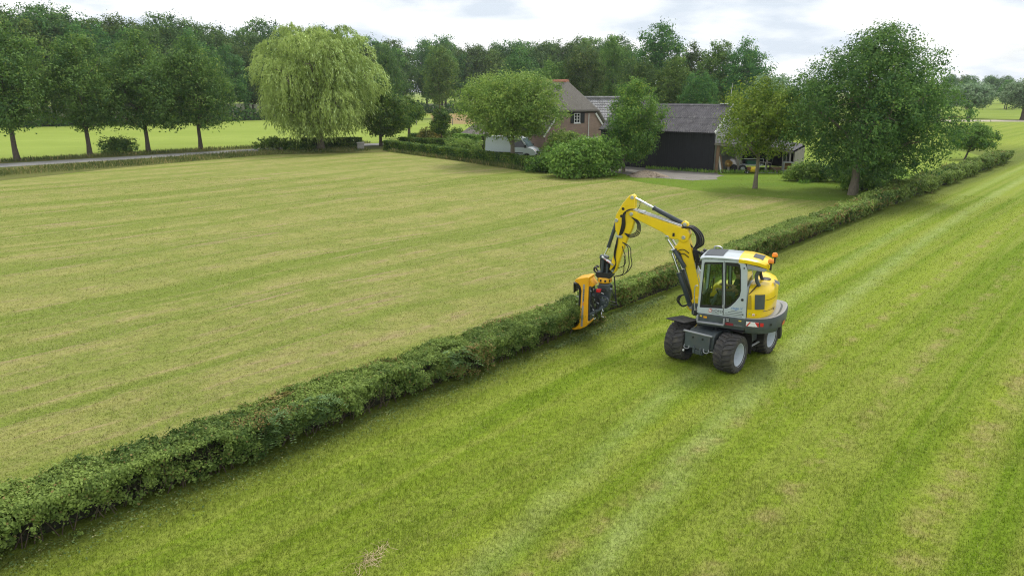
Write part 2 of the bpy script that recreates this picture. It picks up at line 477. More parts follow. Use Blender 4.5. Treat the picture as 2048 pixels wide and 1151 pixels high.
sheet('ground', [(-1800, -200), (1800, -200), (1800, 2600), (-1800, 2600)], 0.0, M_FAR)
LFIELD = [hw(-45, 0.55), hw(44, 0.9), (26, 50.5), (21.3, 49.9), (15.2, 54.2), (9.3, 62.75), (3.1, 67.6), (-5.8, 80.9), (-15, 90.2), (-29.2, 86.7), (-38.3, 72.4), (-43.2, 61.3), (-64, 32), (-80, -10), (-60, -40)]
sheet('mown_field', LFIELD, 0.004, M_LEFT, 0.25, 1)
RFIELD = [hw(-45, 0.55), hw(45, 0.55), hw(84, 0.4), (56, 90), (60, 120), (92, 172), (300, 190), (300, -60), (-20, -60)]
sheet('green_field', RFIELD, 0.005, M_RIGHT, 0.0, 2)
sheet('meadow', [(-190, 60), (-92, 48), (-56, 78), (-35, 99), (-21, 108.5), (0, 119), (16, 140), (20, 166), (-18, 168), (-26, 238), (-70, 235), (-160, 150)], 0.008, M_MEADOW, 0.6, 3)
sheet('stubble_field', [(-30, 168.5), (40, 162), (60, 242), (-45, 242)], 0.006, M_STUBBLE, 0.6, 4)
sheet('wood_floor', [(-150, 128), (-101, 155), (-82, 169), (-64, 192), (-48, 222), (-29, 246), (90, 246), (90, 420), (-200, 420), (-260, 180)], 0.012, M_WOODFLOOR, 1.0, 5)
sheet('verge', [(-64, 32), (-43.2, 61.3), (-38.3, 72.4), (-29.2, 86.7), (-15, 90.2), (-17.0, 101.5), (-18.9, 101.8), (-31.1, 92.5), (-50.7, 72.4), (-84, 40)], 0.012, M_VERGE, 0.2, 6)
sheet('far_verge', [(-88, 42), (-53.2, 75.9), (-33.0, 96.2), (-20, 106), (-21.2, 108), (-35.5, 99.3), (-57, 79), (-95, 46)], 0.014, M_VERGE, 0.2, 7)
sheet('road', [(-84, 40), (-50.7, 72.4), (-31.1, 92.5), (-18.9, 101.8), (2, 113), (30, 122), (30, 126), (1, 117), (-20, 106), (-33.0, 96.2), (-53.2, 75.9), (-88, 42)], 0.017, M_ROAD, 0.06, 8)
sheet('lawn', [(9.3, 62.75), (15.2, 54.2), (21.3, 49.9), (26, 50.5), hw(44, 0.9), hw(60, 0.9), (38, 76), (30, 74), (10, 76), (0, 92), (-12, 104), (-17, 101), (-5.8, 80.9), (3.1, 67.6)], 0.010, M_LAWN, 0.2, 9)
sheet('gravel_yard', [(10.2, 66.5), (10.9, 64.6), (12.6, 63.2), (15.2, 61.7), (17.5, 62.4), (18.6, 64.4), (19.0, 67.0), (18.7, 68.4), (14.5, 72), (9.2, 76), (6.8, 86), (-4, 90), (-6, 86.5), (3, 79), (7.6, 72)], 0.018, M_GRAVEL, 0.3, 10, 0.8)
sheet('farm_lane', [(60, 181), (300, 176), (300, 192), (62, 190)], 0.012, M_TRACK, 0.3, 11)

# short grass, as blades, on the two fields near by
def blades(name, n, seed, inside, d0, d1, h, w, mat, label, lay, straw=0.0):
    """density falls with the distance; the blades spread over everything a step aside would show too"""
    rg = np.random.default_rng(seed)
    d = d0 * (d1 / d0) ** rg.random(n * 3)
    a = rg.uniform(R(-56), R(56), n * 3)
    x, y = d * np.sin(a), d * np.cos(a)
    q = np.stack((x - HO[0], y - HO[1]), 1); u = q @ HD; v = q @ HN
    k = inside(x, y, u, v)
    x, y, d = x[k][:n], y[k][:n], d[k][:n]; m = len(x)
    cl = np.sin(x * 1.9 + 2 * np.sin(y * 1.3)) * np.sin(y * 2.3 + 2 * np.sin(x * 1.1))       # tufts
    hh = h * rg.uniform(0.45, 1.25, m) * (1 + 0.35 * cl); ww = w * (0.6 + d / 26.0) * rg.uniform(0.7, 1.3, m)
    t = rg.uniform(0, 2 * math.pi, m); l = rg.uniform(0, lay, m); b = rg.uniform(0, 2 * math.pi, m)
    tint = rg.random(m) * 0.85
    sw = rg.random(m) < straw * np.clip(0.6 + np.sin(x * 0.9 + y * 0.4 + 2 * np.sin(y * 0.5)), 0.1, 1.6)
    hh = np.where(sw, rg.uniform(0.10, 0.28, m), hh); l = np.where(sw, rg.uniform(1.25, 1.52, m), l); ww = np.where(sw, ww * 0.8, ww); tint = np.where(sw, 0.97, tint)
    base = np.stack((x, y, np.full(m, 0.004)), 1)
    side = np.stack((np.cos(t), np.sin(t), np.zeros(m)), 1) * (ww / 2)[:, None]
    tip = base + np.stack((np.cos(b) * np.sin(l), np.sin(b) * np.sin(l), np.cos(l)), 1) * hh[:, None]
    vv = np.empty((m, 3, 3)); vv[:, 0] = base - side; vv[:, 1] = base + side; vv[:, 2] = tip
    o = link(bpy.data.objects.new(name, np_mesh(name, vv.reshape(-1, 3), 3, mat, tint)))
    return tag(o, label, 'grass', kind='stuff')
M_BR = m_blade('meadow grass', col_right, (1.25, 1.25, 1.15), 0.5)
M_BL = m_blade('cut grass', col_left, (1.22, 1.22, 1.15), 0.7)
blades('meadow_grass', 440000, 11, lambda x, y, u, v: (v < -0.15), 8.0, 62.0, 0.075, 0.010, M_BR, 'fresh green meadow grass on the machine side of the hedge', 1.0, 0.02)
blades('cut_grass', 360000, 12, lambda x, y, u, v: (v > 1.15) & (y < 64) & (x > -62), 8.0, 70.0, 0.05, 0.010, M_BL, 'short straw-coloured cut grass on the hay field behind the hedge', 1.3, 0.13)

# ------------------------------------------------------------------ the long trimmed hedge
M_HEDGE = m_leaf('hedge leaf', (0.066, 0.125, 0.030), (0.285, 0.385, 0.090), (0.30, 0.23, 0.085), 0.05, 0.35)
M_TWIG = m_bark('twig', (0.10, 0.075, 0.05))
def smooth(a, b, x):
    t = np.clip((x - a) / (b - a), 0, 1); return t * t * (3 - 2 * t)
def hedge_near(u):     # cleanly cut to the right of the cutter head, still shaggy to its left
    sh = -0.08 + 0.05 * np.sin(u * 0.8) + 0.04 * np.sin(u * 1.9 + 1)
    cut = 0.42 - 0.25 * smooth(15, 24, u) + 0.02 * np.sin(u * 3.0)
    far = 0.25 + 0.12 * np.sin(u * 0.9) + 0.08 * np.sin(u * 2.3)
    k = smooth(11.2, 12.4, u); g = smooth(40, 44, u)
    return (sh * (1 - k) + cut * k) * (1 - g) + far * g
def hedge_far(u):
    return 0.97 + 0.05 * np.sin(u * 0.7) + 0.04 * np.sin(u * 1.7) + 0.45 * smooth(20, 30, u) + 0.35 * smooth(34, 46, u)
def hedge_top(u):
    return 0.88 + 0.015 * np.sin(u * 1.1) + 0.015 * np.sin(u * 2.7) + smooth(41, 45, u) * (0.2 + 0.10 * np.sin(u * 0.8) + 0.08 * np.sin(u * 2.1))
hedge = thing('hedge', 'long trimmed leafy hedge running between the two fields', 'hedge', (*hw(10, 0.5), 0))
def hloc(u, v, z):
    x, y = hw(u, v); b = hw(10, 0.5)
    return np.stack((x - b[0], y - b[1], z), 1)
rg = np.random.default_rng(5)
def field(seed, lo, hi, k=10):
    g = np.random.default_rng(seed); a = g.uniform(0, 6.28, k); f = g.uniform(lo, hi, k); ph = g.uniform(0, 6.28, k)
    return lambda x, y: sum(np.sin(f[i] * (x * np.cos(a[i]) + y * np.sin(a[i])) + ph[i]) for i in range(k)) / math.sqrt(k / 2.0)
F1, F2, F3, F4 = field(1, 1.5, 7), field(2, 2, 10), field(3, 0.5, 2.2), field(4, 4, 16)
def hedge_leaves(ns, per, u0, u1, size, rad):
    u = rg.uniform(u0, u1, ns)
    vn, vf, zt = hedge_near(u), hedge_far(u), hedge_top(u)
    shaggy = 1 - smooth(11.2, 12.4, u) * (1 - smooth(40, 44, u))
    k = rg.random(ns); top = k < 0.46; near = (k >= 0.46) & (k < 0.88); far = k >= 0.88
    zz = zt * rg.beta(1.7, 1.0, ns)
    v = np.where(top, rg.uniform(0.02, 0.98, ns) * (vf - vn) + vn, 0.0)
    ztop = zt - rad * 0.35 + (0.018 + 0.018 * shaggy) * F1(u, v) - np.abs(rg.normal(0, 0.03, ns)) + np.where(rg.random(ns) < 0.05 * shaggy, 0.08, 0.0)
    bulge = 0.20 * (1 - (zz / zt)) ** 1.4
    out = rg.exponential(0.03, ns) * (0.3 + 1.2 * shaggy)
    vnear = vn + bulge + rad * 0.6 + (0.03 + 0.05 * shaggy) * F1(u + 20, zz * 1.5) + 0.03 * F4(u, zz) * shaggy - out
    v = np.where(near, vnear, np.where(far, vf - rad * 0.6 + 0.04 * F1(u, zz), v))
    z = np.where(top, ztop, zz)
    drop = near & ((F2(u, zz * 1.4) > 0.75 - 0.3 * (zz < 0.35)) | ((zz < 0.22) & (rg.random(ns) < 0.6)))
    drop |= top & (F2(u + 50, v) > 1.9)
    bn = np.where(top[:, None], np.array((0, 0, 1.0)), np.where(near[:, None], np.array((-HN[0], -HN[1], 0.5)), np.array((HN[0], HN[1], 0.5))))
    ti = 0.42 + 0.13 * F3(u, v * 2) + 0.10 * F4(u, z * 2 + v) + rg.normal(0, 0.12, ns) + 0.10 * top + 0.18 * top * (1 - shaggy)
    brown = (F3(u + 9, z * 2 + v * 3) > 1.25) | (near & (shaggy < 0.3) & (rg.random(ns) < 0.55))
    keep = ~drop; u, v, z, bn, ti, brown = u[keep], v[keep], z[keep], bn[keep], ti[keep], brown[keep]; tp = top[keep]
    S_ = hloc(u, v, z); i = np.repeat(np.arange(len(S_)), per); n = len(i)
    o = rg.normal(0, 1, (n, 3)) * rad * 0.55
    o[:, 2] *= np.where(tp[i], 0.45, 0.9)
    N = unit(o / rad * 0.9 + bn[i] * 0.75 + rg.normal(0, 0.42, (n, 3)))
    tint = np.clip(ti[i] + rg.normal(0, 0.11, n), 0, 0.93)
    tint = np.where((rg.random(n) < 0.02) | (brown[i] & (rg.random(n) < 0.35)), 0.98, tint)
    C = S_[i] + o; C[:, 2] = np.maximum(C[:, 2], 0.03)
    return leaf_verts(C, N, size * rg.uniform(0.6, 1.4, n), 0.62, rng=rg), tint
parts = [hedge_leaves(12000, 18, -9, 13, 0.054, 0.085), hedge_leaves(7500, 15, 13, 32, 0.075, 0.10), hedge_leaves(5500, 14, 32, 87, 0.13, 0.17), hedge_leaves(1500, 12, -16, -9, 0.07, 0.1)]
def inner_leaves(n, u0, u1, size):
    u = rg.uniform(u0, u1, n); vn, vf, zt = hedge_near(u), hedge_far(u), hedge_top(u)
    v = vn + 0.12 + (vf - vn - 0.2) * rg.random(n); z = (zt - 0.10) * rg.beta(2.2, 0.8, n)
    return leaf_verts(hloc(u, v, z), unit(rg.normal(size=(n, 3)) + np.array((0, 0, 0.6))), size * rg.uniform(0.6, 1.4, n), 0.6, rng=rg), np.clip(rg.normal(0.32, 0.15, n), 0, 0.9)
parts += [inner_leaves(30000, -9, 13, 0.075), inner_leaves(18000, 13, 32, 0.11), inner_leaves(14000, 32, 87, 0.2)]
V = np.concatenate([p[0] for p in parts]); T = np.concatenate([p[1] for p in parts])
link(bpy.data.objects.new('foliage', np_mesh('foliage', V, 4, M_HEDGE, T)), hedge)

# odd shoots in the hedge: an ash sapling's feathered leaves, brambles, dry grass
M_ASH = m_leaf('ash shoot leaf', (0.110, 0.200, 0.080), (0.270, 0.400, 0.165), (0.34, 0.42, 0.10), 0.10, 0.35)
M_DRY = m_leaf('dry grass in hedge', (0.24, 0.20, 0.07), (0.42, 0.36, 0.14), (0.30, 0.30, 0.06), 0.2, 0.3)
def shoots(name, n, seed, u0, u1, v0, v1, z0, z1, L0, mat, leaf, pairs, droop):
    g = np.random.default_rng(seed); Vs, Ts = [], []
    for i in range(n):
        u = g.uniform(u0, u1); v = float(hedge_near(np.array(u))) + g.uniform(v0, v1); z = g.uniform(z0, z1)
        b = hloc(np.array([u]), np.array([v]), np.array([z]))[0]
        a = g.uniform(-1.3, 1.3); d = np.array((-HN[0] * math.cos(a) + HD[0] * math.sin(a), -HN[1] * math.cos(a) + HD[1] * math.sin(a), g.uniform(0.2, 0.9)))
        d /= np.linalg.norm(d); s = np.cross(d, (0, 0, 1)); s /= np.linalg.norm(s); L = L0 * g.uniform(0.6, 1.3); tt = g.uniform(0.2, 0.8)
        for k in range(pairs):
            f = (k + 1) / pairs; c = b + d * L * f + np.array((0, 0, -droop * f * f * L))
            for sg in (-1, 1):
                t = s * sg + d * 0.6; Vs.append((c + t * leaf * 0.4, t, np.cross(t, d) * sg + np.array((0, 0, 0.8)) + g.normal(0, 0.25, 3))); Ts.append(np.clip(tt + g.normal(0, 0.1), 0, 0.97))
    C = np.array([q[0] for q in Vs]); T_ = np.array([q[1] for q in Vs]); N = unit(np.array([q[2] for q in Vs]))
    tag(link(bpy.data.objects.new(name, np_mesh(name, leaf_verts(C, N, leaf * g.uniform(0.75, 1.25, len(C)), 0.36, T_), 4, mat, np.array(Ts))), hedge), kind='stuff')
shoots('ash_shoots', 190, 31, -0.7, 1.0, -0.10, 0.30, 0.35, 0.92, 0.30, M_ASH, 0.085, 6, 0.5)
shoots('ash_shoots', 45, 32, 4.2, 5.2, -0.08, 0.25, 0.4, 0.9, 0.28, M_ASH, 0.08, 6, 0.5)
shoots('bramble_shoots', 130, 33, -9, 11, -0.12, 0.15, 0.35, 0.9, 0.26, M_HEDGE, 0.06, 5, 0.6)
shoots('dry_grass', 120, 34, -0.6, 0.9, 0.75, 1.15, 0.4, 0.85, 0.30, M_DRY, 0.12, 3, 0.1)
# woody inside
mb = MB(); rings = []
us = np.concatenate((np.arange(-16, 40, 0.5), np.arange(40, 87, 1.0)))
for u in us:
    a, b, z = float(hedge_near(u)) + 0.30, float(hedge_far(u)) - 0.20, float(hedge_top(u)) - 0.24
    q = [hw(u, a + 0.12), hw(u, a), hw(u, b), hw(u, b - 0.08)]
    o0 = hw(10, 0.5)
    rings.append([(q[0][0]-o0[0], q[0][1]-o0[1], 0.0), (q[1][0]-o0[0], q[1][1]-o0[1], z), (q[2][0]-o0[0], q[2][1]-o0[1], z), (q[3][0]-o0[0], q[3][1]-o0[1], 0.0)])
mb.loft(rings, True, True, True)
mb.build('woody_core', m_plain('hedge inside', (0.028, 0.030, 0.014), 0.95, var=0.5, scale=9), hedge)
mb = MB(); rr = random.Random(3)
for i in range(420):
    u = rr.uniform(-9, 32); vn = float(hedge_near(u)); b = hw(10, 0.5)
    x, y = hw(u, vn + rr.uniform(0.16, 0.32)); x2, y2 = hw(u + rr.uniform(-0.25, 0.25), vn + rr.uniform(-0.02, 0.25))
    mb.tube([(x-b[0], y-b[1], 0), ((x+x2)/2-b[0], (y+y2)/2-b[1], 0.25), (x2-b[0], y2-b[1], rr.uniform(0.4, 0.8))], [0.012, 0.009, 0.004], 4, False)
tag(mb.build('stems', M_TWIG, hedge), kind='stuff')

# fresh clippings on the grass along the hedge, and a wisp of hay
def litter(name, n, seed, u0, u1, vfun, size, mat, label, cat):
    g = np.random.default_rng(seed)
    u = g.uniform(u0, u1, n); v = vfun(g, u)
    x, y = hw(u, v); C = np.stack((x, y, g.uniform(0.03, 0.07, n)), 1)
    N = unit(np.array((0, 0, 1.0)) + g.normal(0, 0.35, (n, 3)))
    o = link(bpy.data.objects.new(name, np_mesh(name, leaf_verts(C, N, size * g.uniform(0.5, 1.5, n), 0.5, rng=g), 4, mat, g.random(n))))
    return tag(o, label, cat, kind='stuff')
M_CLIP = m_leaf('wilting clippings', (0.05, 0.10, 0.03), (0.16, 0.22, 0.07), (0.26, 0.26, 0.12), 0.06, 0.1)
litter('hedge_clippings', 5000, 21, -9, 14, lambda g, u: hedge_near(u) + 0.05 - np.abs(g.normal(0, 0.38, len(u))), 0.045, M_CLIP, 'green leaf clippings lying at the foot of the hedge', 'clippings')
litter('top_clippings', 3500, 22, 11, 40, lambda g, u: hedge_far(u) + 0.1 + np.abs(g.normal(0, 0.5, len(u))), 0.07, M_CLIP, 'wilted leaf clippings behind the cut hedge', 'clippings')
litter('cutter_debris', 2600, 23, 8.5, 15.5, lambda g, u: hedge_near(u) - 0.1 - np.abs(g.normal(0, 0.45, len(u))) * np.exp(-((u - 12) / 2.5) ** 2) - g.random(len(u)) * 0.2, 0.05, M_CLIP, 'freshly cut leaves and twigs on the grass below the cutter head', 'clippings')
def wisp(x, y, n, sx, sy, seed, label):
    g = random.Random(seed); mb = MB()
    for i in range(n):
        a = g.uniform(0, 6.28); L = g.uniform(0.08, 0.3); px, py = g.gauss(0, sx), g.gauss(0, sy)
        py += 0.25 * math.sin(px * 2.5); z = 0.03 + abs(g.gauss(0, 0.008))
        mb.tube([(px, py, z), (px + L*0.5*math.cos(a), py + L*0.5*math.sin(a), z + g.uniform(0.0, 0.015)), (px + L*math.cos(a+0.3), py + L*math.sin(a+0.3), z)], 0.0035, 3, False)
    o = mb.build('hay_wisp', m_plain('dry hay ' + str(seed), (0.46, 0.36, 0.21), 0.8, var=0.3, scale=20))
    o.location = (x, y, 0); o.rotation_euler.z = R(35)
    return tag(o, label, 'hay', kind='stuff')
wisp(-2.30, 10.25, 70, 0.22, 0.07, 5, 'wisp of dry hay on the green grass near the bottom edge')
# ------------------------------------------------------------------ trees
M_BARK = m_bark('bark', (0.105, 0.085, 0.062))
M_BARK2 = m_bark('pale bark', (0.20, 0.17, 0.125))
M_BIRCH = m_bark('birch bark', (0.50, 0.50, 0.46))
M_OAK = m_leaf('oak leaf', (0.043, 0.113, 0.037), (0.167, 0.304, 0.068), (0.236, 0.335, 0.073), 0.06)
M_OAKY = m_leaf('young oak leaf', (0.069, 0.141, 0.020), (0.264, 0.363, 0.050), (0.320, 0.381, 0.050), 0.12)
M_ALDER = m_leaf('alder leaf', (0.063, 0.151, 0.034), (0.221, 0.376, 0.067), (0.344, 0.432, 0.069), 0.07)
M_WALNUT = m_leaf('walnut leaf', (0.103, 0.199, 0.042), (0.342, 0.478, 0.106), (0.401, 0.483, 0.106), 0.08)
M_WILLOW = m_leaf('willow leaf', (0.195, 0.282, 0.058), (0.496, 0.619, 0.185), (0.643, 0.811, 0.371), 0.10)
M_ROW = m_leaf('roadside tree leaf', (0.059, 0.134, 0.041), (0.191, 0.321, 0.069), (0.265, 0.347, 0.075), 0.04)
M_LIME = m_leaf('hornbeam leaf', (0.042, 0.106, 0.024), (0.177, 0.276, 0.043), (0.273, 0.321, 0.054), 0.10)
M_BUSH = m_leaf('bush leaf', (0.089, 0.200, 0.036), (0.288, 0.464, 0.089), (0.357, 0.505, 0.103), 0.06)
M_WOOD = m_leaf('wood leaf', (0.037, 0.097, 0.033), (0.125, 0.242, 0.057), (0.235, 0.323, 0.065), 0.07, rnd=1.0)
M_WOOD2 = m_leaf('ash leaf', (0.060, 0.139, 0.035), (0.186, 0.336, 0.071), (0.323, 0.430, 0.088), 0.08, rnd=0.8)
M_PALE = m_leaf('pale willow leaf', (0.108, 0.186, 0.094), (0.293, 0.399, 0.218), (0.390, 0.488, 0.312), 0.06, rnd=0.6)
M_YELL = m_leaf('yellowing leaf', (0.083, 0.112, 0.022), (0.247, 0.247, 0.045), (0.375, 0.315, 0.064), 0.15)

def prof(kind, t):
    if kind == 'round': return math.sqrt(max(0.0, 1 - (2*t - 1)**2)) * 0.9 + 0.1
    if kind == 'oak':   return (math.sin(math.pi * min(1, t**0.62)) ** 0.75) if 0 < t < 1 else 0.12
    if kind == 'egg':   return (math.sin(math.pi * t**0.75) ** 0.7) if 0 < t < 1 else 0.1
    if kind == 'cone':  return max(0.08, (1 - t)**0.8) * min(1, 0.55 + 3*t)
    if kind == 'tall':  return (math.sin(math.pi * t**0.85) ** 0.45) if 0 < t < 1 else 0.15
    return 1.0
def lobes_for(rr, kind, zb, zt, rad, n, flat=0.8, spread=(0.42, 0.78), lob=(0.30, 0.46)):
    out = []
    a = rr.uniform(0, 6.28)
    for i in range(n):
        t = (i + rr.uniform(0.2, 0.8)) / n
        r_ = rad * prof(kind, t)
        a += 2.39996 + rr.uniform(-0.4, 0.4)
        q = r_ * rr.uniform(*spread); lr = r_ * rr.uniform(*lob) + rad * 0.06
        out.append((q * math.cos(a), q * math.sin(a), zb + (zt - zb) * t, lr, lr, lr * flat * rr.uniform(0.8, 1.15)))
    for i in range(max(2, n // 6)):
        t = (i + 0.7) / (n // 6 + 1)
        r_ = rad * prof(kind, t) * 0.42
        out.append((rr.uniform(-.1, .1) * rad, rr.uniform(-.1, .1) * rad, zb + (zt - zb) * t, r_, r_, r_ * 0.9))
    return out
def crown_arrays(rg, lobes, nleaf, leaf, clump=0.35, per=14, up=0.45, gap=0.0):
    L = np.array(lobes); w = (L[:, 3] * L[:, 5]) ** 0.9; w /= w.sum()
    nc = max(8, nleaf // per)
    k = rg.choice(len(L), nc, p=w)
    d = unit(rg.normal(size=(nc, 3)))
    rad = np.clip(rg.beta(4.5, 1.5, nc) * 1.12, 0.15, 1.15)
    CC = L[k, :3] + d * rad[:, None] * L[k, 3:6]
    if gap:                            # holes in the crown
        g = np.sin(CC[:, 0] * 1.7 / gap + 2) * np.sin(CC[:, 1] * 1.9 / gap) * np.sin(CC[:, 2] * 1.6 / gap + 1)
        keep = g < 0.34
        CC, d, k = CC[keep], d[keep], k[keep]; nc = len(CC)
    ctint = np.clip(rg.normal(0.46, 0.26, nc), 0.0, 0.86)
    lt = rg.normal(0, 0.07, len(L))[k]
    i = np.repeat(np.arange(nc), per)
    cs = clump * rg.uniform(0.5, 1.3, nc)
    o = rg.normal(size=(len(i), 3)) * np.array((1, 1, 0.75))
    C = CC[i] + o * (cs[i] * 0.5)[:, None]
    N = unit(o * 0.55 + d[i] * 0.35 + np.array((0, 0, up)) + rg.normal(size=(len(i), 3)) * 0.45)
    tint = np.clip(ctint[i] + lt[i] + rg.normal(0, 0.10, len(i)), 0, 0.87)
    tint = np.where(rg.random(len(i)) < 0.03 + 0.10 * (ctint[i] > 0.66), 0.97, tint)
    s = leaf * rg.uniform(0.55, 1.4, len(i))
    return leaf_verts(C, N, s, 0.6, rng=rg), tint
def trunk_mesh(rr, H, r0, lobes, zfork, name, mat, lean=(0, 0), bend=0.02, seg=8, nlimb=14):
    mb = MB()
    top = H * 0.86; n = 9
    sp = []
    for i in range(n + 1):
        t = i / n
        sp.append(Vector((lean[0]*t + rr.uniform(-bend, bend) * H * t, lean[1]*t + rr.uniform(-bend, bend) * H * t, top * t - 0.05)))
    rad = [r0 * (1.35 if i == 0 else 1.0) * (1 - 0.9 * (i / n) ** 1.1) + 0.01 for i in range(n + 1)]
    mb.tube(sp, rad, seg, True)
    def at(z):
        t = min(max(z / top, 0), 0.999) * n; i = int(t); return sp[i].lerp(sp[i+1], t - i), rad[i] + (rad[i+1] - rad[i]) * (t - i)
    ls = sorted(lobes, key=lambda q: -q[3])[:nlimb]
    for (x, y, z, lr, _, lz) in ls:
        d = math.hypot(x, y)
        z0 = max(zfork, min(z - d * rr.uniform(0.5, 0.9), top * 0.9))
        p, r_ = at(z0); e = Vector((x, y, z))
        m = p.lerp(e, 0.5) + Vector((rr.uniform(-.08, .08) * d, rr.uniform(-.08, .08) * d, rr.uniform(0.0, 0.16) * d))
        rl = min(r_ * 0.6, 0.05 + 0.02 * d + r0 * 0.18)
        path = spline([p, m, e], 4)
        mb.tube(path, [rl * (1 - 0.8 * j / (len(path)-1)) + 0.008 for j in range(len(path))], 6, False)
        for q in range(4):
            f = path[rr.randint(4, len(path) - 1)]
            o = Vector((rr.uniform(-1, 1), rr.uniform(-1, 1), rr.uniform(-0.3, 1))).normalized() * lr * rr.uniform(0.6, 1.0)
            mb.tube([f, f + o * 0.5 + Vector((0, 0, 0.05 * lr)), f + o], [rl * 0.35, rl * 0.22, 0.008], 4, False)
    return mb.mesh(name, mat, angle=60)
def tree(name, label, cat, loc, seed, H, rad, zb, kind, nleaf, leaf, mat, bark=None, r0=0.2, nl=22, group=None, clump=0.4, lean=(0, 0), flat=0.8, off=(0, 0), zfork=None, gap=0.0,
         spread=(0.42, 0.78), lob=(0.30, 0.46), per=26, squash=1.0, rz=0.0):
    rr = random.Random(seed); g = np.random.default_rng(seed)
    lobes = [(x * squash + off[0], y + off[1], z, a * squash, b, c) for x, y, z, a, b, c in lobes_for(rr, kind, zb + rad * 0.2, H - rad * 0.22, rad, nl, flat, spread, lob)]
    V_, T_ = crown_arrays(g, lobes, nleaf, leaf, clump, per, gap=gap)
    o = thing(name, label, cat, (loc[0], loc[1], 0), rz, group)
    link(bpy.data.objects.new('trunk', trunk_mesh(rr, H, r0, lobes, zfork if zfork else zb * 0.9, 'trunk', bark or M_BARK, lean)), o)
    link(bpy.data.objects.new('crown', np_mesh('crown', V_, 4, mat, T_)), o)
    return o
def place(proto, loc, sc, rz, label=None, group=None, sz=None):
    c = copy_tree(proto)
    c.location = (loc[0], loc[1], 0); c.scale = (sc, sc, sz or sc); c.rotation_euler = (0, 0, rz)
    if label: c['label'] = label
    if group: c['group'] = group
    return c

# trees round the farm
tree('oak_tree', 'big dark green oak beside the hedge, tallest tree on the right', 'tree', (24.87, 52.88), 31, 12.9, 5.9, 0.6, 'egg', 105000, 0.165, M_OAK, M_BARK2, 0.30, 40, off=(0.9, 0.4), clump=0.62, zfork=1.9, gap=1.0, spread=(0.5, 0.82), lob=(0.24, 0.40), lean=(0.35, 0.2))
tree('young_oak_tree', 'young yellowish green oak on the lawn in front of the open shed', 'tree', (18.92, 56.5), 32, 8.9, 3.6, 2.2, 'egg', 24000, 0.17, M_OAKY, M_BARK2, 0.16, 22, clump=0.55, gap=0.8, zfork=1.8)
tree('alder_tree', 'slender green tree in front of the black barn doors', 'tree', (10.35, 67.85), 33, 9.0, 3.1, 0.7, 'egg', 30000, 0.18, M_ALDER, M_BARK2, 0.13, 24, clump=0.55, off=(0.7, 0), gap=0.8, zfork=1.2)
tree('walnut_tree', 'broad light green walnut tree in front of the thatched house', 'tree', (0.05, 75.0), 34, 9.5, 5.6, 2.5, 'round', 56000, 0.20, M_WALNUT, M_BARK2, 0.24, 30, clump=0.65, off=(-0.2, 0), gap=1.1, zfork=1.5, squash=1.0)
tree('hornbeam_tree', 'dark dense tree with a rounded crown beside the garden hedge', 'tree', (-17.94, 100.9), 35, 9.2, 4.0, 1.2, 'oak', 26000, 0.25, M_LIME, M_BARK, 0.22, 24, clump=0.65, off=(0.4, 0), zfork=1.1)
tree('hornbeam_tree', 'smaller tree standing just behind the dark hornbeam', 'tree', (-16.4, 118.0), 36, 7.0, 2.6, 2.2, 'egg', 9000, 0.28, M_LIME, M_BARK, 0.25, 14, clump=0.5)
tree('columnar_tree', 'small dark egg-shaped tree on the garden lawn', 'tree', (-9.94, 104.7), 37, 5.4, 1.45, 1.2, 'egg', 9000, 0.22, M_LIME, M_BARK, 0.09, 14, clump=0.35, flat=1.1)
tree('leaning_shrub', 'ragged small tree leaning out of the hedge past the big oak', 'tree', (50.0, 81.0), 38, 4.3, 2.4, 0.9, 'egg', 9000, 0.22, M_ALDER, M_BARK, 0.10, 12, clump=0.4, off=(0.7, 0), lean=(1.0, 0))
# bushes
def bush(name, label, loc, seed, H, rx, ry, nleaf, leaf, mat, cat='bush', stems=8, up=0.5):
    rr = random.Random(seed); g = np.random.default_rng(seed)
    L = []
    for i in range(16):
        a = rr.uniform(0, 6.28); q = math.sqrt(rr.random()); t = rr.uniform(0.25, 0.75) * (1 - 0.35 * q)
        s_ = rr.uniform(0.30, 0.45)
        L.append((rx * q * 0.68 * math.cos(a), ry * q * 0.68 * math.sin(a), H * t, rx * s_, ry * s_, H * s_ * 0.75))
    V_, T_ = crown_arrays(g, L, nleaf, leaf, 0.35, 12, up=up)
    k = V_.reshape(-1, 4, 3)[:, :, 2].min(1) > 0.02
    V_ = V_.reshape(-1, 4, 3)[k].reshape(-1, 3); T_ = T_[k]
    o = thing(name, label, cat, (loc[0], loc[1], 0))
    mb = MB()
    for i in range(stems):
        q = L[i]
        mb.tube(spline([(q[0]*0.3, q[1]*0.3, 0), (q[0]*0.6, q[1]*0.6, q[2]*0.5), q[:3]], 3), [0.05, 0.045, 0.04, 0.035, 0.03, 0.02, 0.012], 5, False)
    mb.build('stem', M_BARK, o)
    link(bpy.data.objects.new('foliage', np_mesh('foliage', V_, 4, mat, T_)), o)
    return o
bush('bush', 'large round bright green bush at the corner of the yard', (6.3, 64.6), 41, 4.3, 3.6, 2.6, 20000, 0.22, M_BUSH)
bush('bush', 'dark leafy bush between the garden hedge and the bright green bush', (2.9, 68.3), 42, 2.3, 1.7, 1.4, 7000, 0.18, M_ALDER)
bush('bush', 'yellow-leaved bush behind the small egg-shaped tree', (-12.0, 108.5), 43, 2.4, 2.0, 1.6, 4000, 0.24, M_YELL)
bush('bush', 'dark bush to the right of the small egg-shaped tree', (-8.2, 107.5), 44, 2.2, 2.0, 1.6, 4000, 0.24, M_LIME)
bush('bush', 'dark elder bush in the shade behind the big oak', (28.5, 60.0), 45, 3.4, 3.6, 2.6, 9000, 0.22, M_OAK)
bush('bush', 'pale weedy shrub at the right end of the open shed', (24.6, 61.5), 46, 2.0, 2.0, 1.4, 7000, 0.16, M_WALNUT)
